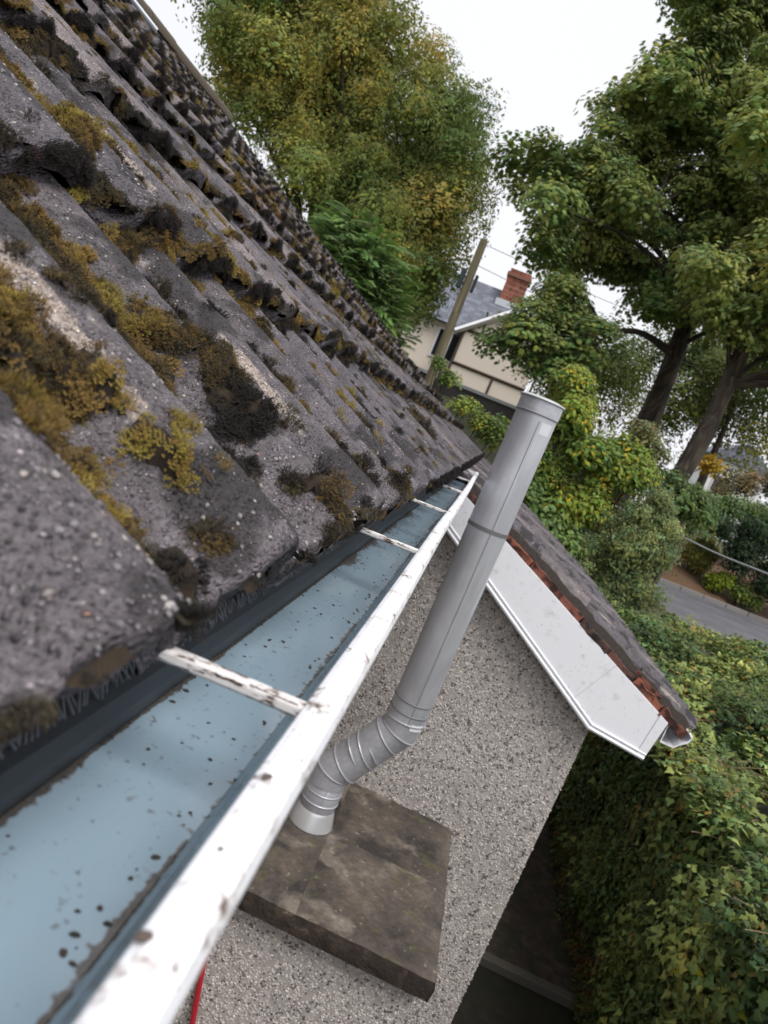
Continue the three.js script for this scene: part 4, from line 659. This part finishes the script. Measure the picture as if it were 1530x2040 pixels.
shrub('yellow_tuft', 'yellowish grassy shrub in front of the dark hedge', [[1400, 1085, 22], [1378, 1100, 20], [1415, 1105, 18], [1395, 1120, 20]], 28, 'oval', 0.09, 12, 700, [0.16, 0.18, 0.04], [0.36, 0.35, 0.07], 413, { leaves: 12 });
shrub('garden_hedge', 'dark green clipped hedge along the far side of the road', [[1470, 1110, 60], [1530, 1160, 60], [1500, 1070, 55], [1440, 1060, 40], [1560, 1100, 60], [1610, 1190, 60]], 27, 'oval', 0.12, 8, 230, [0.02, 0.05, 0.018], [0.04, 0.085, 0.028], 415);
shrub('garden_hedge', 'mid green shrub bank above the dark hedge', [[1400, 1010, 50], [1450, 1015, 50], [1500, 1025, 52], [1545, 1045, 52], [1430, 1055, 40], [1370, 1040, 36]], 30, 'oval', 0.12, 7, 230, [0.10, 0.19, 0.06], [0.24, 0.32, 0.11], 417);
shrub('garden_hedge', 'brownish autumn shrubs on the skyline beyond the hedge', [[1480, 960, 45], [1540, 970, 50], [1440, 980, 30], [1590, 990, 40]], 36, 'oval', 0.14, 7, 150, [0.10, 0.10, 0.04], [0.24, 0.19, 0.09], 419);
shrub('round_bush', 'round lime green bush on the brown bank', [[1438, 1152, 22], [1424, 1160, 18], [1452, 1162, 16]], 27.2, 'oval', 0.10, 8, 420, [0.22, 0.33, 0.03], [0.48, 0.55, 0.06], 421);
shrub('round_bush', 'small pale green bush beside the lime green one', [[1484, 1185, 17], [1500, 1200, 14], [1470, 1180, 12]], 27.0, 'oval', 0.10, 8, 420, [0.12, 0.2, 0.04], [0.28, 0.34, 0.08], 423);
shrub('yellow_shrub', 'small orange-yellow shrub by the base of the knotted trunk', [[1418, 930, 17], [1370, 915, 12]], 20, 'oval', 0.10, 6, 700, [0.36, 0.26, 0.02], [0.5, 0.3, 0.03], 425);

// ivy bank to the right of the passage
{
  srand(440); const ivy = thing('ivy_hedge', 'thick ivy covered bank beside the passage', 'ivy');
  const IX = 1.68, TOP = -1.27, Z0 = 0.6, Z1 = -9.3, IW = 5.2;
  const topY = (x, z) => TOP + 0.55 * (fbm(x * 1.3 + 3, z * 1.3, 3) - 0.5) + 0.3 * (fbm(x * 4, z * 4, 2) - 0.5) - 0.25 * sst(-8.2, -9.3, z) + 0.30 * sst(0.1, 1.6, x - IX);
  const faceX = (y, z) => IX + 0.38 * (fbm(y * 1.6 + 9, z * 1.3, 3) - 0.5) + 0.2 * (fbm(y * 5, z * 5, 2) - 0.5) + 0.22 * Math.pow(clamp((y - TOP + 0.3) / 0.3), 2) + 0.08 * clamp((TOP - y) / 1.6);
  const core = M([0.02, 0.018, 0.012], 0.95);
  mesh('blocking_core', mergeGeometries([grid(60, 30, (a, b) => { const z = mix(Z0, Z1, a), y = mix(GROUND, TOP - 0.1, b); return [faceX(y, z) + 0.09, y, z]; }), grid(60, 30, (a, b) => { const z = mix(Z0, Z1, a), x = mix(IX + 0.2, IW, b); return [x, topY(x, z) - 0.12, z]; }), grid(30, 12, (a, b) => { const x = mix(IX + 0.1, IW, a), y = mix(GROUND, TOP - 0.2, b); return [x, y, Z1 + 0.08]; })]), core, ivy);  // opaque dark sheets added behind the ivy leaves to block light
  const g = sprig('ivy', 4, 0.045, 0.044, 441, 0.5), small = sprig('ivy', 5, 0.04, 0.031, 442, 0.5);
  const patch = (geo, n, rad, seedN) => { srand(seedN); const parts = []; for (let i = 0; i < n; i++) { const a = rnd() * 6.28, r = rad * Math.sqrt(rnd()), p = geo.clone().applyMatrix4(place(V(Math.cos(a) * r, rr(-0.09, 0.05), Math.sin(a) * r), V(gs() * 0.75, 1, gs() * 0.75).normalize(), rnd() * 6.28, rr(0.65, 1.3))), k = p.attributes.position.count, c = new Float32Array(k * 3), v = rr(0.6, 1.4), w = rr(0.85, 1.3), odd = rnd(); for (let q = 0; q < k; q++) c.set(odd < 0.012 ? [4, 2.6, 0.6] : odd < 0.07 ? [2.4, 1.05, 0.9] : odd < 0.16 ? [1.9, 1.6, 1.5] : [v * w, v, v / w], q * 3); p.setAttribute('color', new THREE.BufferAttribute(c, 3)); parts.push(p); } return mergeGeometries(parts); };
  const big = [0, 1, 2].map((k) => patch(g, 62, 0.2, 450 + k)), fine = [0, 1, 2].map((k) => patch(small, 80, 0.18, 455 + k));
  const L = [[], [], [], [], [], []]; srand(446);
  const dark = [0.05, 0.098, 0.036], midc = [0.115, 0.185, 0.058], lite = [0.27, 0.33, 0.10];
  const col = (p, k) => { const t = clamp(k + (fbm(p.x * 2.2 + p.y, p.z * 2.2, 3) - 0.5) * 1.6 + (rnd() - 0.5) * 0.2), v = rr(0.9, 1.1), c = t < 0.5 ? mx3(dark, midc, t * 2) : mx3(midc, lite, (t - 0.5) * 2); return lin(c[0] * v, c[1] * v, c[2] * v); };
  const putP = (p, n, k, pf) => L[(rnd() < pf ? 0 : 3) + Math.floor(rnd() * 3)].push({ m: place(p, n, rnd() * 6.28, rr(0.85, 1.2)), c: col(p, k) });
  for (let i = 0; i < 620; i++) { const z = mix(-1.6, Z1, rnd()), y = rr(GROUND + 0.15, TOP - 0.05), p = V(faceX(y, z) + 0.03, y, z); putP(p, V(-1 + gs() * 0.35, 0.35 + gs() * 0.35, gs() * 0.4).normalize(), 0.36, 0.75); }
  for (let i = 0; i < 1250; i++) { const z = mix(-1.8, Z1 - 0.05, rnd()), x = mix(IX + 0.02, IW, Math.pow(rnd(), 1.15)), p = V(x, topY(x, z) + gs() * 0.09, z); if (fbm(x * 3 + 9, z * 3, 3) > 0.62) continue; putP(p, V(gs() * 0.7, 1, gs() * 0.7).normalize(), 0.52, 0.45); }
  [...big, ...fine].forEach((q, i) => instanced('foliage', q, i < 3 ? GLOSSY : LEAF, L[i], ivy));
  const tw = []; for (let i = 0; i < 420; i++) { const z = rr(-2.6, Z1), x = mix(IX, IX + 1.4, rnd() * rnd()), a = V(x, topY(x, z) + 0.02, z), d = V(gs(), gs() * 0.35, gs()).normalize().multiplyScalar(rr(0.06, 0.2)); tw.push(tube(bez([a, a.clone().addScaledVector(d, 0.5).add(V(gs() * 0.03, 0.02 * rnd(), gs() * 0.03)), a.clone().add(d)], 4), 0.0022, 4)); }
  for (let i = 0; i < 90; i++) { const z = rr(-2.8, -7.5), y = rr(GROUND, TOP - 0.2), a = V(faceX(y, z) - 0.03, y, z); tw.push(tube([a, a.clone().add(V(-0.02 + gs() * 0.03, rr(0.12, 0.4), gs() * 0.15))], 0.003, 4)); }
  stuff(mesh('dry_stalks', mergeGeometries(tw), M([0.22, 0.15, 0.085], 0.9), ivy));
  // seedlings and moss at the foot of the bank
  const L3 = []; for (let i = 0; i < 90; i++) { const z = rr(-3.2, -7.5), p = V(1.78 + gs() * 0.05, GROUND + 0.16, z), v = rr(0.6, 1.2), k = rnd(); L3.push({ m: place(p, V(-0.7, 1, gs() * 0.4).normalize(), rnd() * 6, 0.6), c: k < 0.5 ? lin(0.09 * v, 0.12 * v, 0.03 * v) : lin(0.14 * v, 0.09 * v, 0.035 * v) }); }
  instanced('foliage', fine[0], LEAF, L3, ivy);
}

// ------------------------------------------------------------------ neighbour's house, pole, wires, wall
{
  srand(500); const D = 30, q = (px, py, z = -D) => atZ(px, py, z);
  const nh = thing('neighbour_house', 'cream rendered house with brown timber strips and a red brick chimney', 'house');
  const cream = M([0.72, 0.64, 0.56], 0.9), timber = M([0.10, 0.075, 0.06], 0.9), white = M([0.75, 0.75, 0.77], 0.6), slateT = tex(256, 256, (x, y) => sc3([112, 116, 128], 0.8 + 0.25 * h2(Math.floor(x * 14 + (Math.floor(y * 18) % 2) * 0.5), Math.floor(y * 18)) - (y * 18 % 1 < 0.12 ? 0.18 : 0))), slate = M(0xffffff, 0.7, { map: rep(slateT, 0.25) });
  const a = q(888, 745), eL = q(925, 655), pk = q(1016, 622), x0 = a.x, base = a.y - 1.6, xp = pk.x + 0.15, eave = eL.y, peak = pk.y, x1 = 2 * xp - x0;
  mesh('wall', prism([[x0, base], [x1, base], [x1, eave], [xp, peak], [x0, eave]], -D, -D - 7), cream, nh);
  const strip = (p1, p2, w) => mesh('timber_strip', tube([V(p1[0], p1[1], -D + 0.02), V(p2[0], p2[1], -D + 0.02)], w, 4), timber, nh);
  const mid = a.y + 0.55; strip([x0 + 0.03, base], [x0 + 0.03, eave], 0.06); strip([x0, eave + 0.02], [x1, eave + 0.02], 0.07); strip([x0, mid], [x1, mid], 0.065); strip([x0 + 1.8, base], [x0 + 1.8, mid], 0.05); strip([x0 + 3.35, base], [x0 + 3.35, eave], 0.05); strip([xp - 0.8, eave], [xp - 0.95, peak - 0.3], 0.05); strip([x0 + 4.6, base], [x0 + 4.6, eave], 0.05);
  const bb = (sx) => { const xe = sx < 0 ? x0 - 0.3 : x1 + 0.3, t = (peak - eave) / (xp - x0), ye = eave - 0.3 * t; return tube([V(xe, ye + 0.02, -D + 0.12), V(xp, peak + 0.05, -D + 0.12)], 0.12, 4); };
  mesh('bargeboard', bb(-1), white, nh); mesh('bargeboard', bb(1), white, nh);
  const rs = (sx) => { const s = sx < 0 ? x0 - 0.35 : x1 + 0.35, t = (peak - eave) / (xp - x0), ye = eave - 0.35 * t + 0.1; return prism([[s, ye], [xp, peak + 0.15], [xp, peak + 0.25], [s, ye + 0.1]], -D + 0.1, -D - 7.2); };
  mesh('roof', rs(-1), slate, nh); mesh('roof', rs(1), slate, nh);
  // main range behind, ridge running to the left, with the chimney
  const rA = q(850, 630, -D - 3), rB = q(1010, 566, -D - 3), r0 = rB.y, xl = rA.x - 4;
  mesh('wall', boxAt(rB.x + 1 - xl, eave + 0.2 - base, 5, (rB.x + 1 + xl) / 2, (eave + 0.2 + base) / 2, -D - 4.6), cream, nh);
  mesh('roof', grid(1, 1, (s, t) => [mix(xl, rB.x + 1.1, s), mix(eave + 0.2, r0, t), mix(-D - 1.7, -D - 4.6, t)], (s, t) => [s * 9, t * 4]), slate, nh);
  mesh('roof', grid(1, 1, (s, t) => [mix(xl, rB.x + 1.1, s), mix(eave + 0.2, r0, t), mix(-D - 7.5, -D - 4.6, t)], (s, t) => [s * 9, t * 4]), slate, nh);
  mesh('roof', grid(1, 1, (s, t) => [rB.x + 1.05, mix(eave + 0.2, r0, t), mix(-D - 1.7, mix(-D - 4.6, -D - 7.5, s), 0.5 + 0.5 * t)]), slate, nh);
  const brickT = tex(256, 256, (x, y) => { const r = Math.floor(y * 14), c = Math.floor(x * 6 + (r % 2) * 0.5), m = y * 14 % 1 < 0.13 || (x * 6 + (r % 2) * 0.5) % 1 < 0.06; return m ? [150, 128, 112] : sc3([136, 78, 60], 0.75 + 0.4 * h2(c, r)); });
  const ct = q(1042, 545, -D - 4), cb = q(1012, 612, -D - 4);
  const chim = mesh('chimney', boxAt(0.95, ct.y - cb.y + 1.2, 0.95, (ct.x + cb.x) / 2 - 0.05, (ct.y + cb.y - 1.2) / 2, -D - 4.2), M(0xffffff, 0.9, { map: brickT }), nh);
  mesh('chimney_cap', boxAt(1.1, 0.16, 1.1, (ct.x + cb.x) / 2 - 0.05, ct.y - 0.25, -D - 4.2), M([0.22, 0.10, 0.07], 0.9), chim);
  mesh('flashing', boxAt(1.15, 0.3, 1.15, (ct.x + cb.x) / 2 - 0.05, cb.y + 0.02, -D - 4.2), M([0.55, 0.57, 0.62], 0.6), chim);
  const win = (cx, cy, w, h, zz) => { const wd = mesh('window', boxAt(w, h, 0.06, cx, cy, zz + 0.03), white, nh); mesh('pane', boxAt(w - 0.16, h - 0.16, 0.02, cx, cy, zz + 0.07), M([0.02, 0.022, 0.026], 0.08), wd); mesh('glazing_bar', boxAt(0.05, h - 0.14, 0.02, cx, cy, zz + 0.09), white, wd); };
  const w1 = q(1075, 785); win(w1.x + 0.95, w1.y + 0.1, 1.5, 1.1, -D); const w2 = q(893, 690, -D - 2.1); win(w2.x, w2.y, 1.3, 1.3, -D - 2.1);
  // grey garden wall in front of it
  const gwz = -24, g0 = q(888, 748, gwz), g1 = q(1060, 828, gwz), wallN = thing('garden_wall', 'grey rendered garden wall with a pale coping below the cream house', 'wall');
  mesh('wall', boxAt(g1.x - g0.x + 5, 2.2, 0.22, (g0.x + g1.x) / 2, (g0.y + g1.y) / 2 - 1.2, gwz), M([0.16, 0.16, 0.17], 0.9, { map: rep(mortarT, 2) }), wallN);
  mesh('coping', boxAt(g1.x - g0.x + 5.1, 0.1, 0.3, (g0.x + g1.x) / 2, (g0.y + g1.y) / 2 - 0.049, gwz), M([0.42, 0.43, 0.45], 0.9), wallN);
  // telegraph pole
  const pz = -15.5, pt = q(965, 478, pz), pb = q(872, 715, pz), pole = thing('telegraph_pole', 'weathered wooden telegraph pole in front of the cream house', 'pole');
  const poleT = tex(128, 256, (x, y) => { const n = fbm(x * 20, y * 3, 4); return mx3([96, 88, 70], [150, 140, 112], clamp(n * 1.5 - 0.3)); });
  const pd = pb.clone().sub(pt), foot = pt.clone().addScaledVector(pd, (hGround(pb.x, pz) - pt.y) / pd.y);
  const pp = mesh('pole', tube([foot, pt], [0.105, 0.08], 14), M(0xffffff, 0.95, { map: rep(poleT, 1, 0.4) }), pole); void pp;
  const bx = pt.clone().addScaledVector(pd, 0.34), bm = M([0.02, 0.035, 0.035], 0.6);
  mesh('junction_box', new RoundedBoxGeometry(0.10, 0.40, 0.12, 2, 0.02).translate(bx.x - 0.15, bx.y, bx.z + 0.02), bm, pole); mesh('junction_box', new RoundedBoxGeometry(0.06, 0.36, 0.12, 2, 0.02).translate(bx.x + 0.14, bx.y - 0.02, bx.z + 0.02), bm, pole);
  const wireM = M([0.03, 0.03, 0.035], 0.7);
  [[pt.clone().add(V(0, -0.1, 0.1)), V(6, 6.8, -28)], [pt.clone().addScaledVector(pd, 0.2), V(8, 5.6, -28)], [pt.clone().addScaledVector(pd, 0.28), V(-14, 3.6, -19)]].forEach(([a0, b0], i) => { const m = a0.clone().lerp(b0, 0.5).add(V(0, -0.3, 0)); tag(mesh('overhead_wire', tube(bez([a0, m, b0], 16), 0.006, 5), wireM), ['thin wire leaving the top of the telegraph pole', 'thin wire leaving the pole above its box', 'thin wire running behind the conifer to the pole'][i], 'wire'); });
  // grey cable crossing above the road
  const c0 = ray(1320, 1050).multiplyScalar(10.5), c1 = ray(1560, 1156).multiplyScalar(9.0), cm = c0.clone().lerp(c1, 0.5).add(V(0, -0.03, 0)), far = c1.clone().add(c1.clone().sub(c0).multiplyScalar(1.2));
  tag(mesh('service_cable', tube(bez([c0.clone().add(c0.clone().sub(c1).multiplyScalar(0.5)), c0, cm, c1, far], 24), 0.013, 8), M([0.3, 0.31, 0.32], 0.6)), 'grey service cable stretched in front of the dark hedge', 'cable');
  // white house far off between the leaves
  const fh = thing('distant_house', 'small white house glimpsed beyond the knotted trunk', 'house'), fz = -52, f0 = q(1415, 905, fz), f1 = q(1465, 985, fz), hb = hGround(f0.x, fz);
  mesh('wall', boxAt(4, f0.y - hb, 6, f0.x + 2.0, (f0.y + hb) / 2, fz - 3), M([0.72, 0.72, 0.72], 0.8), fh); void f1;
  mesh('roof', prism([[f0.x - 0.5, f0.y], [f0.x + 4.5, f0.y], [f0.x + 2, f0.y + 1.5]], fz + 0.3, fz - 6.3), slate, fh);
  const wd = mesh('window', boxAt(1.2, 1.2, 0.08, f0.x + 1.4, f0.y - 1.6, fz + 0.03), M([0.6, 0.6, 0.62], 0.5), fh); mesh('pane', boxAt(1.0, 1.0, 0.04, f0.x + 1.4, f0.y - 1.6, fz + 0.07), M([0.03, 0.03, 0.035], 0.1), wd);
}

renderer.render(scene, camera);
